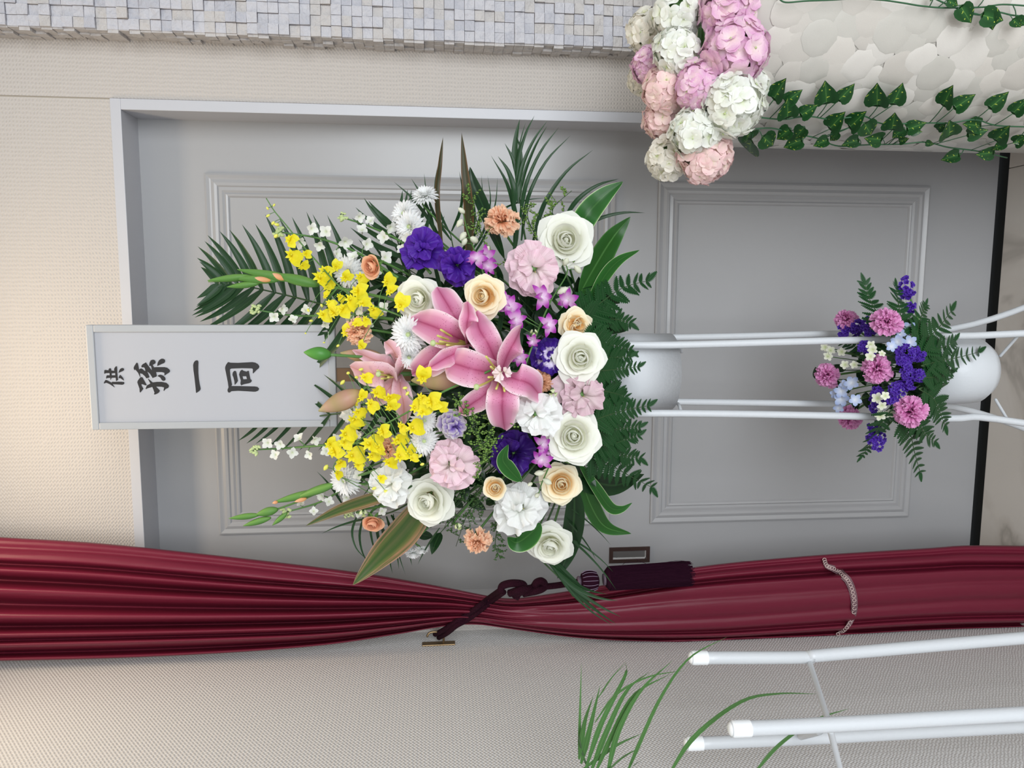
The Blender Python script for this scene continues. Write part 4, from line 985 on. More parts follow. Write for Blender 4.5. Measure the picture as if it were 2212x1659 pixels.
def palm(label, rachis, leafs, Yk, rr=.0016, wdef=9, group='palm fronds', pot=True):
    P_ = [W(x, y, Yd(x, y, Yk)) for x, y in rachis]
    root = thing('palm_frond', label, 'palm frond', P_[0], group)
    part('rachis', tubeme([p-root.location for p in P_], rr*1.4, rr*.5, n=20, sides=5), root, PM['dstem'])
    if pot:
        q = POT+Vector((0, .02, .01))-root.location
        part('stalk', tubeme([Vector((0, 0, 0)), q*.5, q], rr*1.5, n=5, sides=5), root, PM['dstem'])
    for a, b, bow, wd in leafs:
        A, B = Vector((a[0], a[1], 0)), Vector((b[0], b[1], 0)); D = B-A; nn = Vector((-D.y, D.x, 0))
        mids = [A, A+D*.35+nn*bow*.8, A+D*.7+nn*bow*.75, B]
        dz = U(-.02, .02)
        pts = [W(p.x, p.y, Yd(p.x, p.y, Yk)+dz*i/3) for i, p in enumerate(mids)]
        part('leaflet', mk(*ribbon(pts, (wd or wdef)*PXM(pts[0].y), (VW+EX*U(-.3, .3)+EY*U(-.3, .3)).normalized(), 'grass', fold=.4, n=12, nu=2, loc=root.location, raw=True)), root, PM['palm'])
def auto_leafs(rachis, n, L, ang, w0, t0=.25, bow=.06, tip=.45, sides=(1, -1)):
    C = catmull([Vector((x, y, 0)) for x, y in rachis], 100); out = []
    for i in range(n):
        t = t0+(1-t0)*i/(n-1); k = int(99*t); c = C[k]; T = (C[min(100, k+2)]-C[max(0, k-2)]).normalized()
        for sd in sides:
            a = sd*math.radians(ang*(1-.45*t)+U(-3, 3)); l = L*(1-(1-tip)*t**2)*U(.94, 1.05)
            d = Vector((T.x*math.cos(a)-T.y*math.sin(a), T.x*math.sin(a)+T.y*math.cos(a), 0))
            e = c+d*l; out.append(((c.x, c.y), (e.x, e.y), bow*sd, w0*(1-.35*t)))
    return out
r1 = [(880, 700), (740, 668), (620, 638), (520, 616), (470, 612)]
palm('largest palm frond fanning out at the upper left above the name board', r1, auto_leafs(r1, 16, 222, 68, 23, .2, .05, .25), .06)
r2 = [(925, 680), (890, 600), (862, 530), (850, 485)]
palm('palm frond standing between the large frond and chrysanthemums', r2, auto_leafs(r2, 7, 160, 52, 18, .3, .05, .5), .05)
palm('palm frond reaching toward the door frame at the top', [(1160, 640), (1132, 500), (1122, 420), (1113, 345)],
  [((1108, 455), (1075, 337), .14, 15), ((1120, 440), (1090, 309), .10, 15), ((1116, 405), (1115, 290), .10, 11), ((1113, 370), (1123, 257), -.05, 15), ((1114, 380), (1136, 263), -.04, 5), ((1115, 385), (1155, 249), -.07, 9), ((1118, 405), (1183, 260), -.08, 9), ((1120, 430), (1183, 270), -.06, 9), ((1122, 480), (1208, 274), -.10, 10), ((1126, 520), (1233, 292), -.13, 10), ((1150, 530), (1282, 323), -.13, 12), ((1215, 480), (1338, 386), -.15, 11), ((1255, 492), (1394, 460), -.10, 9), ((1110, 560), (1060, 335), .12, 14)], .05)
palm('slender palm frond with arching tips behind the chrysanthemum stems', [(1010, 640), (985, 560), (972, 500)],
  [((975, 520), (916, 374), -.10, 8), ((972, 505), (945, 358), -.12, 7), ((975, 500), (992, 370), .12, 8), ((985, 560), (1005, 392), .20, 8), ((940, 500), (888, 385), .05, 9), ((960, 540), (850, 392), .08, 10), ((1000, 560), (1040, 378), .1, 7), ((1005, 560), (1053, 377), .15, 6), ((1010, 570), (1075, 382), .1, 6), ((1060, 470), (1180, 428), -.1, 5)], .06)
palm('thin palm frond with curling tips above the curtain', [(920, 1060), (860, 1100), (800, 1120)],
  [((805, 1118), (694, 1153), .05, 6), ((775, 1105), (796, 1212), .25, 6), ((785, 1115), (802, 1226), .16, 6), ((800, 1118), (814, 1200), .06, 7), ((812, 1120), (832, 1215), .04, 8), ((822, 1118), (848, 1240), .0, 9), ((835, 1115), (862, 1230), -.04, 9), ((845, 1112), (890, 1222), -.06, 10), ((850, 1110), (876, 1242), .05, 5), ((740, 1090), (684, 1018), .05, 6)], .04)
palm('drooping palm frond with leaflets over the red curtain', [(1120, 1150), (1165, 1205), (1205, 1245), (1225, 1265)],
  [((1185, 1215), (1332, 1349), .05, 12), ((1205, 1240), (1342, 1333), .05, 10), ((1195, 1225), (1325, 1352), .08, 7), ((1200, 1230), (1336, 1298), .12, 12), ((1195, 1215), (1313, 1284), .12, 11), ((1170, 1190), (1262, 1272), .0, 14), ((1215, 1150), (1332, 1275), -.05, 6), ((1230, 1130), (1288, 1210), -.05, 5), ((1235, 1100), (1320, 1178), -.04, 4), ((1225, 1160), (1325, 1236), -.06, 5), ((950, 1140), (902, 1220), .03, 5)], .0)
r7 = [(870, 880), (760, 890), (640, 905), (560, 915)]
palm('palm frond whose tips show below the name board', r7, auto_leafs(r7, 9, 120, 55, 12, .15, .03, .5), .06)
r8 = [(1150, 820), (1010, 700), (900, 640), (800, 600)]
palm('palm frond in the shade behind the lilies', r8, auto_leafs(r8, 10, 170, 60, 14, .1, .05, .6), .10)
r9 = [(1150, 830), (1000, 900), (880, 960), (780, 1000)]
palm('palm frond in the shade behind the lower yellow orchids', r9, auto_leafs(r9, 10, 160, 60, 14, .1, .05, .6), .10)

# leather fern --------------------------------------------------------
def pinna_me():
    if 'pinna' in MESH: return MESH['pinna']
    vs_, fs, uv = [], [], []; n = 9
    for i in range(n+1):
        t = i/n; wd = .17*math.sin(PI*(.12+.88*t)**.8)**.8 if i < n else 0
        vs_.append((t, 0, .02*t)); uv.append((.5, t))
        for sd in (1, -1):
            vs_.append((t+.02, sd*wd*.8, .05*wd)); uv.append((.5+sd*.35, t))       # notch
            vs_.append((t+.12, sd*(wd+.115*(1-t)**.7+.005), .0)); uv.append((.5+sd*.5, t))   # tooth
    for i in range(n):
        a, b = i*5, (i+1)*5
        for o_ in (1, 3):
            fs += [(a, a+o_, b+o_, b) if o_ == 1 else (a, b, b+o_, a+o_), (a+o_, a+o_+1, b+o_) if o_ == 1 else (a+o_, b+o_, a+o_+1)]
    me = mk(vs_, fs, uv); MESH['pinna'] = me; return me
def fern(label, path, L, Yk, pot, depth=Yd, n=12, group='leather fern fronds', ang=56, tip=.36):
    P_ = [W(x, y, depth(x, y, Yk)) for x, y in path]
    root = thing('fern_frond', label, 'fern', P_[0], group)
    part('rachis', tubeme([p-root.location for p in P_], .0013, .0005, n=20, sides=5), root, PM['dstem'])
    q = pot-root.location; part('stalk', tubeme([Vector((0, 0, 0)), q*.6, q], .0014, n=4, sides=5), root, PM['dstem'])
    C = catmull(P_, 100); Lm = L*PXM(P_[1].y)
    for i in range(n):
        t = .12+.86*i/(n-1); k = int(99*t); c = C[k]; T = (C[min(100, k+2)]-C[max(0, k-2)]).normalized()
        nr = (VW+EX*U(-.25, .25)+EY*U(-.25, .25)).normalized(); nr = (nr-T*nr.dot(T)).normalized(); S_ = nr.cross(T)
        for sd in (1, -1):
            a = math.radians(ang*(1-.2*t)+U(-5, 5)); d = T*math.cos(a)+S_*(sd*math.sin(a)); y = nr.cross(d)
            s = Lm*(1-(1-tip)*t)*U(.92, 1.06); p = c-root.location
            part('pinna', pinna_me(), root, PM['fern'], Matrix(((d.x*s, y.x*s, nr.x*s, p.x), (d.y*s, y.y*s, nr.y*s, p.y), (d.z*s, y.z*s, nr.z*s, p.z), (0, 0, 0, 1))))
    T = (C[100]-C[95]).normalized(); nr = VW; y = nr.cross(T).normalized(); s = Lm*tip*1.4; p = C[99]-root.location
    part('pinna', pinna_me(), root, PM['fern'], Matrix(((T.x*s, y.x*s, nr.x*s, p.x), (T.y*s, y.y*s, nr.y*s, p.y), (T.z*s, y.z*s, nr.z*s, p.z), (0, 0, 0, 1))))
PT = POT+Vector((0, -.02, 0))
fern('large fern frond reaching right beside the upper cup', [(1245, 700), (1290, 660), (1345, 622), (1400, 606)], 70, -.0, PT)
fern('fern frond with tip just above the right rod of the stand', [(1240, 690), (1285, 690), (1330, 690), (1362, 698)], 55, .0, PT)
fern('fern frond hanging over the right edge of the upper cup', [(1250, 730), (1290, 738), (1330, 748), (1362, 756)], 55, -.03, PT)
fern('short fern frond over the middle of the upper cup', [(1270, 800), (1310, 800), (1345, 796), (1380, 792)], 46, -.04, PT)
fern('dark fern frond right under the white rose at the lower rim', [(1260, 770), (1300, 772), (1335, 772), (1362, 770)], 50, -.035, PT)
fern('fern frond pointing down over the left edge of the upper cup', [(1265, 915), (1310, 898), (1355, 885), (1402, 876)], 56, -.03, PT)
fern('fern frond below the largest white rose', [(1275, 940), (1315, 930), (1350, 925), (1382, 922)], 50, -.02, PT)
fern('fern frond left of the stand pointing down beside another', [(1280, 965), (1320, 960), (1350, 950), (1380, 940)], 48, -.02, PT)
fern('large fern frond at the lower left pointing toward the door panel', [(1260, 980), (1310, 1000), (1360, 1028), (1410, 1054)], 62, -.01, PT)
fern('fern frond between the dark rounded leaf and the stand', [(1270, 960), (1315, 975), (1350, 985), (1384, 990)], 56, -.015, PT)
fern('dark fern frond behind the dusty pink lisianthus', [(1270, 840), (1305, 845), (1330, 850), (1352, 858)], 55, -.02, PT)

# goldenrod -----------------------------------------------------------
def sprig(label, path, n, L, Yk, m='sold', grp='feathery green sprigs'):
    P_ = [W(x, y, Yd(x, y, Yk)) for x, y in path]; root = thing('goldenrod_sprig', label, 'filler sprig', P_[0], grp)
    C = catmull(P_, 60); lst = [tube([p-root.location for p in P_], .0012, .0006, n=14, sides=4)]; bd = []
    for i in range(n):
        c = C[int(60*(.1+.88*i/n))]; a = U(0, 2*PI); l = L*PXM(c.y)*(1-.5*i/n)*U(.7, 1.1)
        T = (C[-1]-C[0]).normalized(); d = (EX*math.cos(a)+EY*math.sin(a)+VW*U(-.5, .6)+T*.7).normalized()
        e = c+d*l; lst.append(tube([c-root.location, c.lerp(e, .5)-root.location+T*l*.08, e-root.location], .0005, n=3, sides=3, cap=False))
        for k in range(11):
            p = c.lerp(e, .15+.85*k/10)+Vector((U(-1, 1), U(-1, 1), U(-1, 1)))*.0025-root.location; s = U(.0010, .0021)
            bd.append(([p+Vector((s, 0, 0)), p+Vector((0, s, s*.5)), p+Vector((-s, 0, 0)), p+Vector((0, -s, s*.4)), p+Vector((0, 0, s*1.6)), p-Vector((0, 0, s))], [(0, 1, 4), (1, 2, 4), (2, 3, 4), (3, 0, 4), (1, 0, 5), (2, 1, 5), (3, 2, 5), (0, 3, 5)], [(0, 0)]*6))
    part('twigs', mk(*join(lst)), root, PM['dstem'], kind='stuff'); part('tiny_buds', mk(*join(bd)), root, PM[m], kind='stuff')
sprig('feathery goldenrod left of the top salmon carnation', [(1080, 620), (1045, 520), (1025, 460), (1010, 405)], 22, 48, .02)
sprig('feathery goldenrod right of the top salmon carnation', [(1180, 600), (1160, 520), (1140, 470), (1145, 440)], 18, 46, .02)
sprig('feathery goldenrod between palm frond and white edged leaf', [(1210, 560), (1200, 490), (1195, 450), (1235, 412)], 20, 46, .01)
sprig('goldenrod sprig over the dark hollow beside the largest lily', [(1060, 1010), (1040, 950), (1010, 900), (985, 860)], 24, 52, -.03)
sprig('goldenrod sprig hanging above the smallest cream rose', [(1090, 880), (1065, 920), (1045, 975), (1035, 1030)], 22, 46, -.03)
sprig('dark goldenrod sprig at the left rim by the hanging carnation', [(1080, 1030), (1040, 1080), (1010, 1110), (985, 1180)], 22, 60, .03, 'sold2')
sprig('thin goldenrod sprig trailing below the white lisianthus', [(1090, 1100), (1075, 1140), (1070, 1180), (1082, 1208)], 14, 34, .02, 'sold2')
sprig('goldenrod twigs behind the white rose and striped leaf', [(1060, 1000), (1010, 1040), (990, 1070), (960, 1140)], 24, 60, .04, 'sold2')

# filler leaves -------------------------------------------------------
OV = mk(*ribbon([(0, 0, 0), (.5, 0, .06), (1, 0, -.05)], .5, (0, 0, 1), 'leaf', fold=.2, n=8, nu=4, raw=True))
def filler(px, py, k, n=9, L=52, m='dkgreen'):
    a = POT+Vector((U(-.03, .03), U(-.02, .02), 0)); b = W(px, py, Yd(px, py, k)); mid = a.lerp(b, .5)+Vector((0, .02, .02))
    root = thing('leafy_sprig', 'dark green leafy filler sprig in the shade behind the blooms', 'leafy sprig', a, 'filler sprigs behind the blooms')
    part('stem', tubeme([p-a for p in (a, mid, b)], .0018, .0008, n=10, sides=5), root, PM['dstem'])
    C = catmull([a, mid, b], 40)
    for i in range(n):
        c = C[int(40*(.3+.7*i/(n-1)))]; s = L*PXM(c.y)*U(.8, 1.25)
        M = face(c, U(-.5, .5), U(-.5, .5), U(0, 6.28), s); M = TR(-a) @ M
        part('leaf', OV, root, PM[m], M)
random.seed(21)
for px, py, k in ((1180, 640, .1), (1100, 620, .1), (1040, 580, .11), (960, 620, .1), (900, 600, .12), (850, 660, .12), (830, 720, .12), (1130, 720, .09), (1140, 770, .08), (1180, 800, .07), (960, 860, .09), (900, 850, .11), (850, 900, .11), (800, 900, .12), (1000, 900, .09), (1060, 880, .08), (1100, 940, .08), (1050, 970, .09), (1180, 940, .07), (1150, 1000, .08), (1100, 1030, .09), (1000, 1040, .11), (920, 1010, .11), (860, 990, .12), (1180, 1060, .09), (1230, 880, .05), (1260, 650, .07), (1280, 740, .04), (1280, 820, .04), (1280, 960, .04), (1250, 1010, .05), (800, 950, .12), (1140, 680, .06), (1060, 700, .1), (1020, 820, .1), (1130, 860, .07), (1200, 740, .05), (1240, 610, .09)):
    filler(px, py, k)
for px, py, k in ((740, 580, .09), (790, 600, .09), (830, 570, .09), (880, 580, .08), (760, 650, .09), (800, 690, .08), (860, 700, .07), (1000, 620, .07), (1080, 600, .06), (1120, 640, .06), (960, 1000, .07), (1020, 1000, .07), (1050, 1090, .08), (980, 1080, .09), (930, 1020, .08), (1150, 1040, .07), (1090, 1000, .06), (1000, 860, .07), (960, 900, .06), (1140, 930, .05), (780, 930, .09), (820, 1020, .09), (1220, 980, .04), (1180, 680, .05), (1220, 740, .04), (1200, 880, .05)):
    filler(px, py, k, 8, 50)
for px, py in ((952, 1150), (960, 1120), (930, 1140), (900, 1150), (1270, 700), (780, 700)):
    filler(px, py, .05, 6, 46, 'dkgreen')

# ------------------------------------------------------------------ the small lower arrangement
LG = 'pink carnations in the small lower arrangement'
for px, py, r, tx, ty, k, l in ((1915, 696, 36, .0, -.25, -.04, 'pink carnation at the upper right of the low arrangement by the rod'), (1895, 798, 36, -.1, 0, 0, 'pink carnation in the centre of the low arrangement'), (1965, 888, 40, .1, .1, -.03, 'largest pink carnation in front of the left rod'), (1788, 812, 30, -.6, .05, .02, 'topmost pink carnation of the low arrangement'), (1830, 692, 28, -.5, -.7, .03, 'pink carnation seen sideways at the right of the low arrangement'), (1834, 900, 30, -.3, .5, .06, 'pink carnation partly behind the left rod')):
    carnation(l, px, py, r, tx, ty, 'pinkc', k, POT2, Yd2, LG)
def cupf(n=5):
    L = []
    for i in range(n):
        a = 2*PI*i/n; c, s = math.cos(a), math.sin(a)
        L.append(ribbon([(0, 0, 0), (c*.5, s*.5, .45), (c, s, .5)], .9, (0, 0, 1), 'leaf', fold=.2, n=3, nu=2, raw=True))
    return mk(*join(L))
TINY = cupf()
def statice(label, heads, k=0):
    p0 = W(heads[0][0], heads[0][1], Yd2(heads[0][0], heads[0][1], k))
    root = thing('statice_sprig', label, 'statice', p0, 'violet statice sprigs')
    L = []
    tv = [tuple(v.co) for v in TINY.vertices]; tf_ = [tuple(p.vertices) for p in TINY.polygons]; ul = TINY.uv_layers[0].data; tu = [(0, 0)]*len(tv)
    for lp in TINY.loops: tu[lp.vertex_index] = tuple(ul[lp.index].uv)
    for x, y, rx, ry in heads:
        for q in range(int(8+rx*ry*.075)):
            a = U(0, 2*PI); r = math.sqrt(U(0, 1))
            xx, yy = x+rx*r*math.cos(a), y+ry*r*math.sin(a)
            p = W(xx, yy, Yd2(x, y, k)-.018*math.sqrt(max(0, 1-r*r))); M = TR(-p0) @ face(p, (xx-x)/rx*.9+U(-.3, .3), (yy-y)/ry*.9+U(-.3, .3), U(0, 6), U(5.5, 8)*PXM(p.y))
            L.append(([M @ Vector(v) for v in tv], tf_, tu))
    part('florets', mk(*join(L)), root, PM['statice'], kind='stuff')
    q = POT2-p0; part('stem', tubeme([Vector((0, 0, 0)), q*.5+Vector((0, .02, 0)), q], .0018, n=6, sides=5), root, PM['calyx'])
statice('violet statice sprig standing highest on the right side', [(1958, 622, 16, 22), (1968, 662, 9, 11)])
statice('violet statice behind the sideways carnation and rod', [(1832, 714, 22, 14), (1850, 704, 14, 12)], .05)
statice('violet statice between two pink carnations on the right', [(1878, 706, 14, 20)], .02)
statice('violet statice beside the right rod under cream florets', [(1868, 752, 13, 12), (1880, 760, 8, 8)], .02)
statice('largest violet statice cluster at the front of the low arrangement', [(1962, 762, 26, 16), (1985, 768, 14, 10), (1950, 780, 14, 12), (1958, 800, 10, 18)], -.01)
statice('violet statice between the central and the largest carnation', [(1985, 812, 14, 14), (1965, 828, 14, 14), (1940, 842, 18, 16), (1930, 862, 14, 12)], .0)
statice('violet statice left of the central carnation', [(1895, 850, 12, 12), (1890, 872, 10, 16), (1905, 862, 12, 14)], .02)
statice('violet statice at the left end outside the rod', [(1892, 948, 18, 24), (1882, 930, 8, 14)])
def del_me():
    if 'del' in MESH: return MESH['del']
    L = []
    for i in range(5):
        a = 2*PI*i/5; c, s = math.cos(a), math.sin(a)
        L.append(ribbon([(0, 0, 0), (c*.5, s*.5, .12), (c, s, .1)], .72, (0, 0, 1), 'round', fold=.15, n=5, nu=2, raw=True))
    L.append(tube([(0, 0, 0), (0, 0, -.7)], .08, .05, n=2, sides=4))
    MESH['del'] = mk(*join(L)); return MESH['del']
def delph(label, fl, m, k=0):
    x, y = fl[0][:2]; p0 = W(x, y, Yd2(x, y, k)); root = thing('delphinium_spray', label, 'delphinium', p0, 'delphinium sprays in the low arrangement')
    ped = []; q = POT2-p0
    for x, y, r in fl:
        p = W(x, y, Yd2(x, y, k)+U(-.008, .008)); part('floret', del_me(), root, PM[m], TR(-p0) @ face(p, U(-.5, .5), U(-.5, .5), U(0, 6), r*PXM(p.y)))
        ped.append(tube([p-p0, (p-p0).lerp(q, .4)+Vector((0, .02, 0)), q], .0008, n=6, sides=4, cap=False))
    part('pedicels', mk(*join(ped)), root, PM['stem'], kind='stuff')
delph('pale blue delphinium florets near the right rod', [(1963, 708, 17), (1940, 738, 17), (1966, 738, 16), (1945, 722, 13), (1925, 748, 14), (1937, 712, 10)], 'blue', -.02)
delph('blue delphinium florets at the upper left of the low arrangement', [(1840, 828, 18), (1818, 845, 17), (1818, 862, 18), (1848, 864, 15), (1803, 850, 12), (1812, 882, 13), (1825, 830, 13)], 'blue', .0)
delph('small cream florets on thin stems right of the topmost carnation', [(1782, 750, 11), (1794, 757, 12), (1818, 760, 11), (1788, 770, 12), (1825, 788, 11), (1845, 788, 10)], 'ivoryd', .01)
delph('cream delphinium florets above the central carnation', [(1880, 745, 12), (1885, 755, 12), (1880, 770, 12), (1905, 764, 9)], 'ivoryd', -.03)
delph('cream delphinium florets beside the left rod', [(1895, 860, 14), (1905, 876, 12), (1902, 898, 14), (1922, 894, 12), (1912, 855, 11)], 'ivoryd', -.02)
PT2 = POT2+Vector((0, -.02, 0))
F2 = 'fern fronds of the low arrangement'
for path, L, l in (([(1945, 740), (1905, 690), (1880, 650), (1868, 612)], 46, 'fern frond rising at the right of the low arrangement'), ([(1960, 740), (1945, 680), (1938, 640), (1936, 618)], 36, 'thin fern frond beside the highest statice'), ([(1975, 760), (2000, 735), (2030, 705), (2056, 670)], 50, 'fern frond fanning toward the right foot of the stand'), ([(1990, 790), (2030, 780), (2070, 772), (2116, 760)], 46, 'fern frond hanging over the white lower cup'), ([(1980, 730), (1985, 700), (1995, 670), (2000, 658)], 30, 'short fern frond above the right leg'), ([(1985, 840), (2015, 860), (2030, 890), (2042, 920)], 46, 'fern frond over the left side of the lower cup'), ([(1950, 890), (1965, 930), (1975, 975), (1988, 1022)], 44, 'longest fern frond drooping at the left of the low arrangement'), ([(1930, 880), (1900, 920), (1880, 960), (1862, 985)], 34, 'fern frond behind the left statice'), ([(1960, 880), (1985, 915), (2000, 940), (2020, 955)], 42, 'fern frond beside the longest drooping frond'), ([(1930, 800), (1900, 770), (1850, 750), (1820, 740)], 36, 'fern frond behind the central carnation'), ([(1985, 815), (2010, 815), (2035, 812), (2055, 805)], 40, 'dark fern frond at the rim of the lower cup'), ([(1975, 770), (2010, 760), (2050, 745), (2062, 735)], 42, 'fern frond in front of the right rod')):
    fern(l, path, L*1.2, .05 if 'central' in l else -.02, PT2, Yd2, 11, F2)
def filler2(px, py, k, L=36, n=7):
    a = POT2+Vector((U(-.02, .02), U(-.02, .02), 0)); b = W(px, py, Yd2(px, py, k+.03)); mid = a.lerp(b, .5)+Vector((0, .01, .01))
    root = thing('leafy_sprig', 'small dark leafy sprig between the pink carnations', 'leafy sprig', a, 'filler sprigs of the low arrangement')
    part('stem', tubeme([p-a for p in (a, mid, b)], .0015, .0008, n=8, sides=5), root, PM['dstem']); C = catmull([a, mid, b], 40)
    for i in range(n):
        c = C[int(40*(.25+.75*i/(n-1)))]
        part('leaf', OV, root, PM['dkgreen'], TR(-a) @ face(c, U(-.5, .5), U(-.5, .5), U(0, 6.28), L*PXM(c.y)*U(.8, 1.2)))
for px, py, k in ((1765, 820, .03), (1800, 800, .05), (1840, 770, .06), (1870, 830, .06), (1900, 740, .06), (1930, 670, .06), (1960, 700, .05), (1900, 900, .06), (1990, 740, .03), (2000, 800, .03), (1990, 850, .03), (1850, 850, .06), (1950, 760, .06), (1940, 820, .05)):
    filler2(px, py, k)

# ------------------------------------------------------------------ hydrangeas on the pedestal
def hyd_me(k):
    key = 'hyd%d' % k
    if key in MESH: return MESH[key]
    L = []
    for i in range(4):
        a = PI/2*i+U(-.1, .1); c, s = math.cos(a), math.sin(a); h = U(.0, .28)
        L.append(ribbon([(0, 0, 0), (c*.5, s*.5, .05+h*.4), (c, s, h+U(-.2, .1))], 1.05, (0, 0, 1), 'round', fold=U(-.1, .25), n=8, nu=4, wavy=.03, ph=i, raw=True))
    MESH[key] = mk(*join(L)); return MESH[key]
EYE = lathe([(0, .03), (.09, .06), (.07, .14), (0, .16)], 6)
def hydrangea(label, px, py, r, Y, m):
    c = W(px, py, Y); s = r*PXM(Y)
    root = thing('hydrangea_head', label, 'hydrangea', c, 'hydrangea heads on the pedestal')
    part('core', lathe([(0, -.55), (.4, -.45), (.6, -.1), (.5, .3), (.25, .5), (0, .55)], 12, 'hcore'), root, PM['calyx'], SC(s))
    n = 74; toCam = (CAM-c).normalized()
    for i in range(n):
        z = 1-2*(i+.5)/n; a = i*2.39996; d = Vector((math.sqrt(1-z*z)*math.cos(a), math.sqrt(1-z*z)*math.sin(a), z))
        if d.dot(toCam) < -.35: continue
        d = (d+Vector((U(-1, 1), U(-1, 1), U(-1, 1)))*.34).normalized()
        q = d.to_track_quat('Z', 'Y').to_matrix().to_4x4(); fs = s*U(.36, .46)
        f = part('floret', hyd_me(i % 5), root, PM[m], TR(d*s*U(.70, .88)) @ q @ RZ(U(0, 6)) @ SC(fs))
        if i % 2 == 0: part('eye', EYE, f, PM['bud'])
    q = Vector((CX, CY, CT))-c
    part('stem', tubeme([Vector((0, 0, 0)), q*.5, q], .003, n=4, sides=5), root, PM['stem'])
random.seed(5)
for a in (('cream white hydrangea head next to the stone pilaster', 1402, 68, 50, -.36, 'hc'), ('white hydrangea head at the top picture edge', 1462, 28, 58, -.44, 'hw'), ('white hydrangea head between mauve and cream heads', 1462, 112, 54, -.47, 'hw'), ('mauve pink hydrangea head at the top picture edge', 1582, 18, 72, -.50, 'hp'), ('largest mauve pink hydrangea head over the shell pedestal', 1588, 112, 74, -.52, 'hp'), ('pink hydrangea head beside the wallpaper', 1405, 142, 42, -.40, 'hp'), ('small white hydrangea head furthest left toward the wallpaper', 1388, 172, 34, -.34, 'hc'), ('peach pink hydrangea head in the middle of the group', 1438, 196, 52, -.45, 'hb'), ('peach pink hydrangea head beside the door frame', 1432, 256, 46, -.42, 'hb'), ('pink hydrangea head between the peach and the large white head', 1512, 186, 56, -.50, 'hp'), ('large white hydrangea head above the ivy', 1584, 228, 70, -.53, 'hw'), ('white hydrangea head in front of the door edge', 1500, 288, 56, -.50, 'hw'), ('cream white hydrangea head lowest on the door side', 1446, 342, 50, -.43, 'hc'), ('peach pink hydrangea head hanging lowest over the door', 1524, 338, 62, -.48, 'hb'), ('white hydrangea head half hidden above the shell discs', 1620, 180, 46, -.46, 'hw')):
    hydrangea(*a)

# ------------------------------------------------------------------ ivy vines
def ivy_me():
    if 'ivy' in MESH: return MESH['ivy']
    pts = [(0, 0), (.06, .16), (.02, .30), (.10, .42), (.28, .47), (.48, .42), (.68, .30), (.86, .13), (1.02, 0)]
    vs_, uv, fs = [], [], []
    for x, y in pts:
        xm = max(.0, x if x > .05 else .05*0+x)
        for u in (-1, -.5, 0, .5, 1):
            mx = .06+.94*(x-.0) if abs(u) < .6 else x
            vs_.append((mx if y > 0 else x, u*y, .10*abs(u)*y*2-.10*x*x)); uv.append(((u+1)/2, x))
    for j in range(len(pts)-1):
        for i in range(4):
            a = j*5+i; fs.append((a, a+1, a+6, a+5))
    me = mk(vs_, fs, uv); MESH['ivy'] = me; return me
def surf(px, py, off=.012):
    """point on (just off) the round pedestal under a picture position, or beside it where it ends"""
    d = (W(px, py, 0)-CAM); o_ = CAM-Vector((CX, CY, 0)); R_ = CR+off
    A = d.x**2+d.y**2; B = o_.x*d.x+o_.y*d.y; Cc = o_.x**2+o_.y**2-R_*R_; q = B*B-A*Cc
    if q <= 0: t = -B/A
    else: t = (-B-math.sqrt(q))/A
    return CAM+d*t
IV = lambda x, y: (1600+x/3.614, y/3.614)
def vine(label, path, leaves):
    P_ = [surf(*IV(x, y), off=.014) for x, y in path]
    root = thing('ivy_vine', label, 'ivy', P_[0], 'ivy vines hanging on the pedestal')
    part('stem', tubeme([p-root.location for p in P_], .0013, n=70, sides=5), root, mat('ivy_stem', '2c5a3a', .5) if 'ivy_stem' not in bpy.data.materials else bpy.data.materials['ivy_stem'])
    C = catmull(P_, 90)
    for (bx, by, tx, ty, off) in leaves:
        A, B = surf(*IV(bx, by), off=off), surf(*IV(tx, ty), off=off+.004)
        d = (B-A); s = d.length; d.normalize(); wy = s*.84; nr = (CAM-A).normalized()+EX*U(-.35, .35)+EY*U(-.35, .35); nr = (nr-d*nr.dot(d)).normalized(); y = nr.cross(d); p = A-root.location
        part('leaf', ivy_me(), root, PM['ivy'], Matrix(((d.x*s, y.x*wy, nr.x*s, p.x), (d.y*s, y.y*wy, nr.y*s, p.y), (d.z*s, y.z*wy, nr.z*s, p.z), (0, 0, 0, 1))))
        # petiole: joins the vine a little way back
        c = min(C, key=lambda q: (q-A+d*s*.35).length)
        part('petiole', tubeme([c-root.location, c.lerp(A, .5)-root.location+Vector((0, -.002, 0)), A-root.location], .0008, n=6, sides=4), root, bpy.data.materials['ivy_stem'])
vine('upper left ivy vine with paired leaves standing out over the shells', [(20, 900), (155, 918), (330, 932), (450, 915), (550, 910), (690, 930), (870, 915), (960, 905), (1100, 965), (1290, 965), (1480, 960), (1640, 960), (1830, 935), (2000, 980), (2290, 992)],
  [(255, 782, 340, 618, .02), (345, 800, 478, 706, .016), (365, 925, 372, 782, .022), (462, 905, 598, 820, .022), (672, 815, 660, 648, .02), (755, 790, 888, 663, .02), (1068, 835, 1058, 668, .02), (1182, 822, 1266, 662, .02), (1580, 832, 1642, 676, .02), (1658, 850, 1828, 738, .02), (1935, 850, 2088, 723, .02), (2120, 890, 2240, 770, .02), (1530, 1010, 1600, 960, .012), (1880, 985, 1750, 965, .012), (2130, 1120, 2240, 1060, .02)])
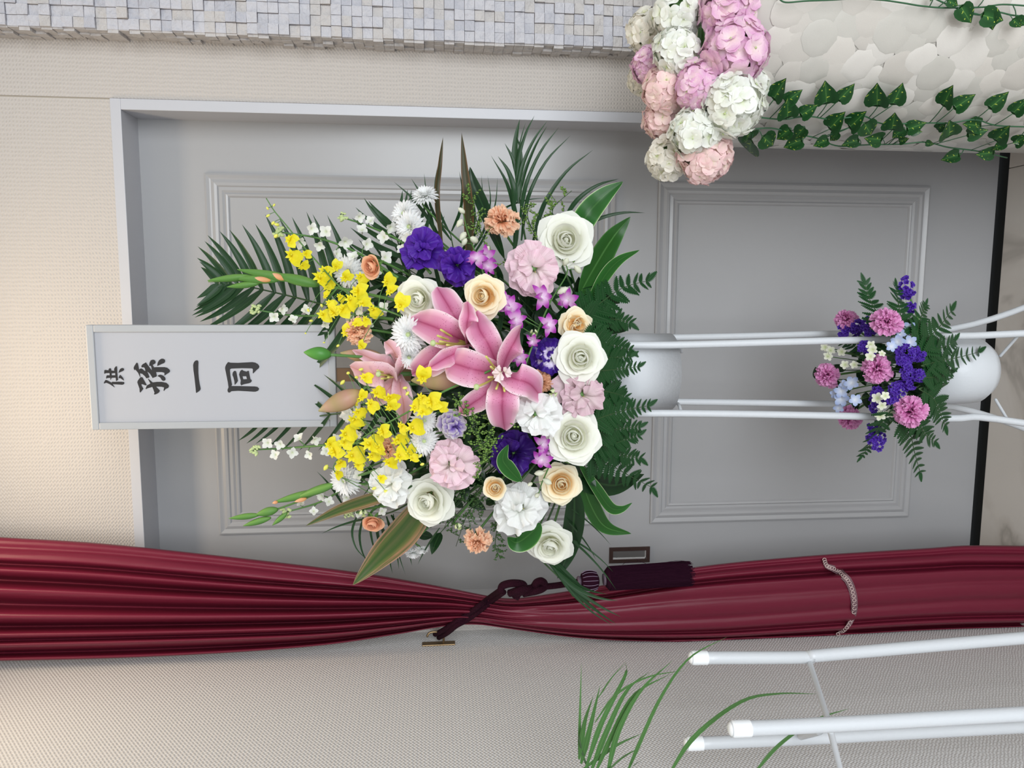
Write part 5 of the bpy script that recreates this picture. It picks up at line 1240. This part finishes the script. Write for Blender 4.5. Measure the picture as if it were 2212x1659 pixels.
vine('lower left ivy vine dangling along the pedestal edge by the door', [(-60, 1030), (0, 1020), (230, 1000), (400, 1040), (600, 1080), (760, 1140), (1000, 1130), (1250, 1125), (1450, 1110), (1620, 1150), (1850, 1180), (2080, 1232)],
  [(75, 1020, 40, 1130, .02), (85, 1085, 55, 1214, .024), (165, 1060, 265, 1145, .022), (395, 1000, 275, 1092, .018), (490, 1085, 332, 1154, .022), (500, 985, 420, 1090, .024), (690, 1010, 802, 882, .024), (845, 1000, 966, 874, .022), (770, 1025, 690, 1100, .016), (690, 1085, 565, 1140, .024), (960, 955, 1028, 1064, .022), (1180, 1018, 1200, 898, .024), (1290, 1015, 1448, 955, .022), (1280, 995, 1180, 1082, .018), (1325, 1030, 1420, 1030, .016), (1235, 1105, 1310, 1082, .02), (1110, 1088, 975, 1085, .016), (930, 1090, 790, 1132, .016), (1625, 1070, 1640, 958, .024), (1760, 1060, 1932, 1014, .022), (1985, 1100, 2088, 995, .022), (2080, 1110, 1960, 1170, .02), (1718, 1205, 1562, 1248, .024), (1985, 1190, 1842, 1210, .024), (1440, 1115, 1510, 1128, .016), (2210, 1090, 2125, 1120, .02)])
vine('ivy vine running along the top picture edge of the pedestal', [(290, -20), (350, 18), (500, 8), (700, 0), (900, -10), (1100, 0), (1280, 25), (1400, 45), (1560, 60), (1700, 60), (1900, 55), (2050, 35), (2290, 50)],
  [(1710, 40, 1805, 182, .02), (1950, 90, 1965, 238, .022), (2150, 140, 2230, 200, .02), (1610, 0, 1700, 45, .018), (1510, -40, 1480, 10, .018), (1900, -10, 1950, -60, .018)])
vine('second thin ivy vine tangled at the top picture edge', [(1480, -30), (1560, 10), (1700, 70), (1850, 115), (2000, 95), (2130, 120), (2290, 130)], [(1870, 115, 2060, 160, .024), (2120, 145, 2190, 215, .022)])

# ------------------------------------------------------------------ blurred-near palm leaflets at the left
def near_palm():
    root = thing('palm_frond', 'nearby thin palm leaflets entering from the left wall side', 'palm frond', W(1300, 1760, -.80))
    rl = root.location
    part('rachis', tubeme([Vector((0, 0, 0)), W(1290, 1700, -.80)-rl, W(1262, 1640, -.79)-rl, W(1250, 1590, -.78)-rl], .0022, .001, n=14, sides=5), root, PM['dstem'])
    for pts, wd in (([(1250, 1640), (1252, 1560), (1256, 1430)], 8), ([(1250, 1640), (1262, 1560), (1282, 1502)], 14), ([(1255, 1650), (1275, 1570), (1297, 1478)], 13), ([(1265, 1660), (1300, 1560), (1350, 1460), (1352, 1430)], 12), ([(1275, 1670), (1310, 1580), (1355, 1490), (1405, 1450)], 13), ([(1285, 1670), (1320, 1590), (1370, 1500), (1450, 1455)], 13), ([(1310, 1680), (1335, 1580), (1385, 1490), (1455, 1425)], 13), ([(1345, 1690), (1378, 1610), (1430, 1500), (1490, 1420), (1572, 1375)], 12), ([(1260, 1660), (1330, 1610), (1390, 1583)], 11), ([(1310, 1665), (1345, 1635), (1388, 1612)], 9), ([(1365, 1655), (1375, 1648), (1388, 1640)], 6), ([(1440, 1680), (1500, 1590), (1600, 1515), (1680, 1498), (1770, 1499)], 12), ([(1620, 1680), (1680, 1610), (1760, 1555), (1836, 1530)], 12), ([(1285, 1560), (1330, 1500), (1400, 1462), (1480, 1448)], 7), ([(1290, 1510), (1320, 1465), (1354, 1428)], 5)):
        P_ = [W(x, y, -.80+.05*i) for i, (x, y) in enumerate(pts)]
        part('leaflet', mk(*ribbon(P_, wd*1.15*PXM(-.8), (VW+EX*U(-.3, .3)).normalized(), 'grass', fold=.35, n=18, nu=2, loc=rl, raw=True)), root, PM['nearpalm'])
near_palm()
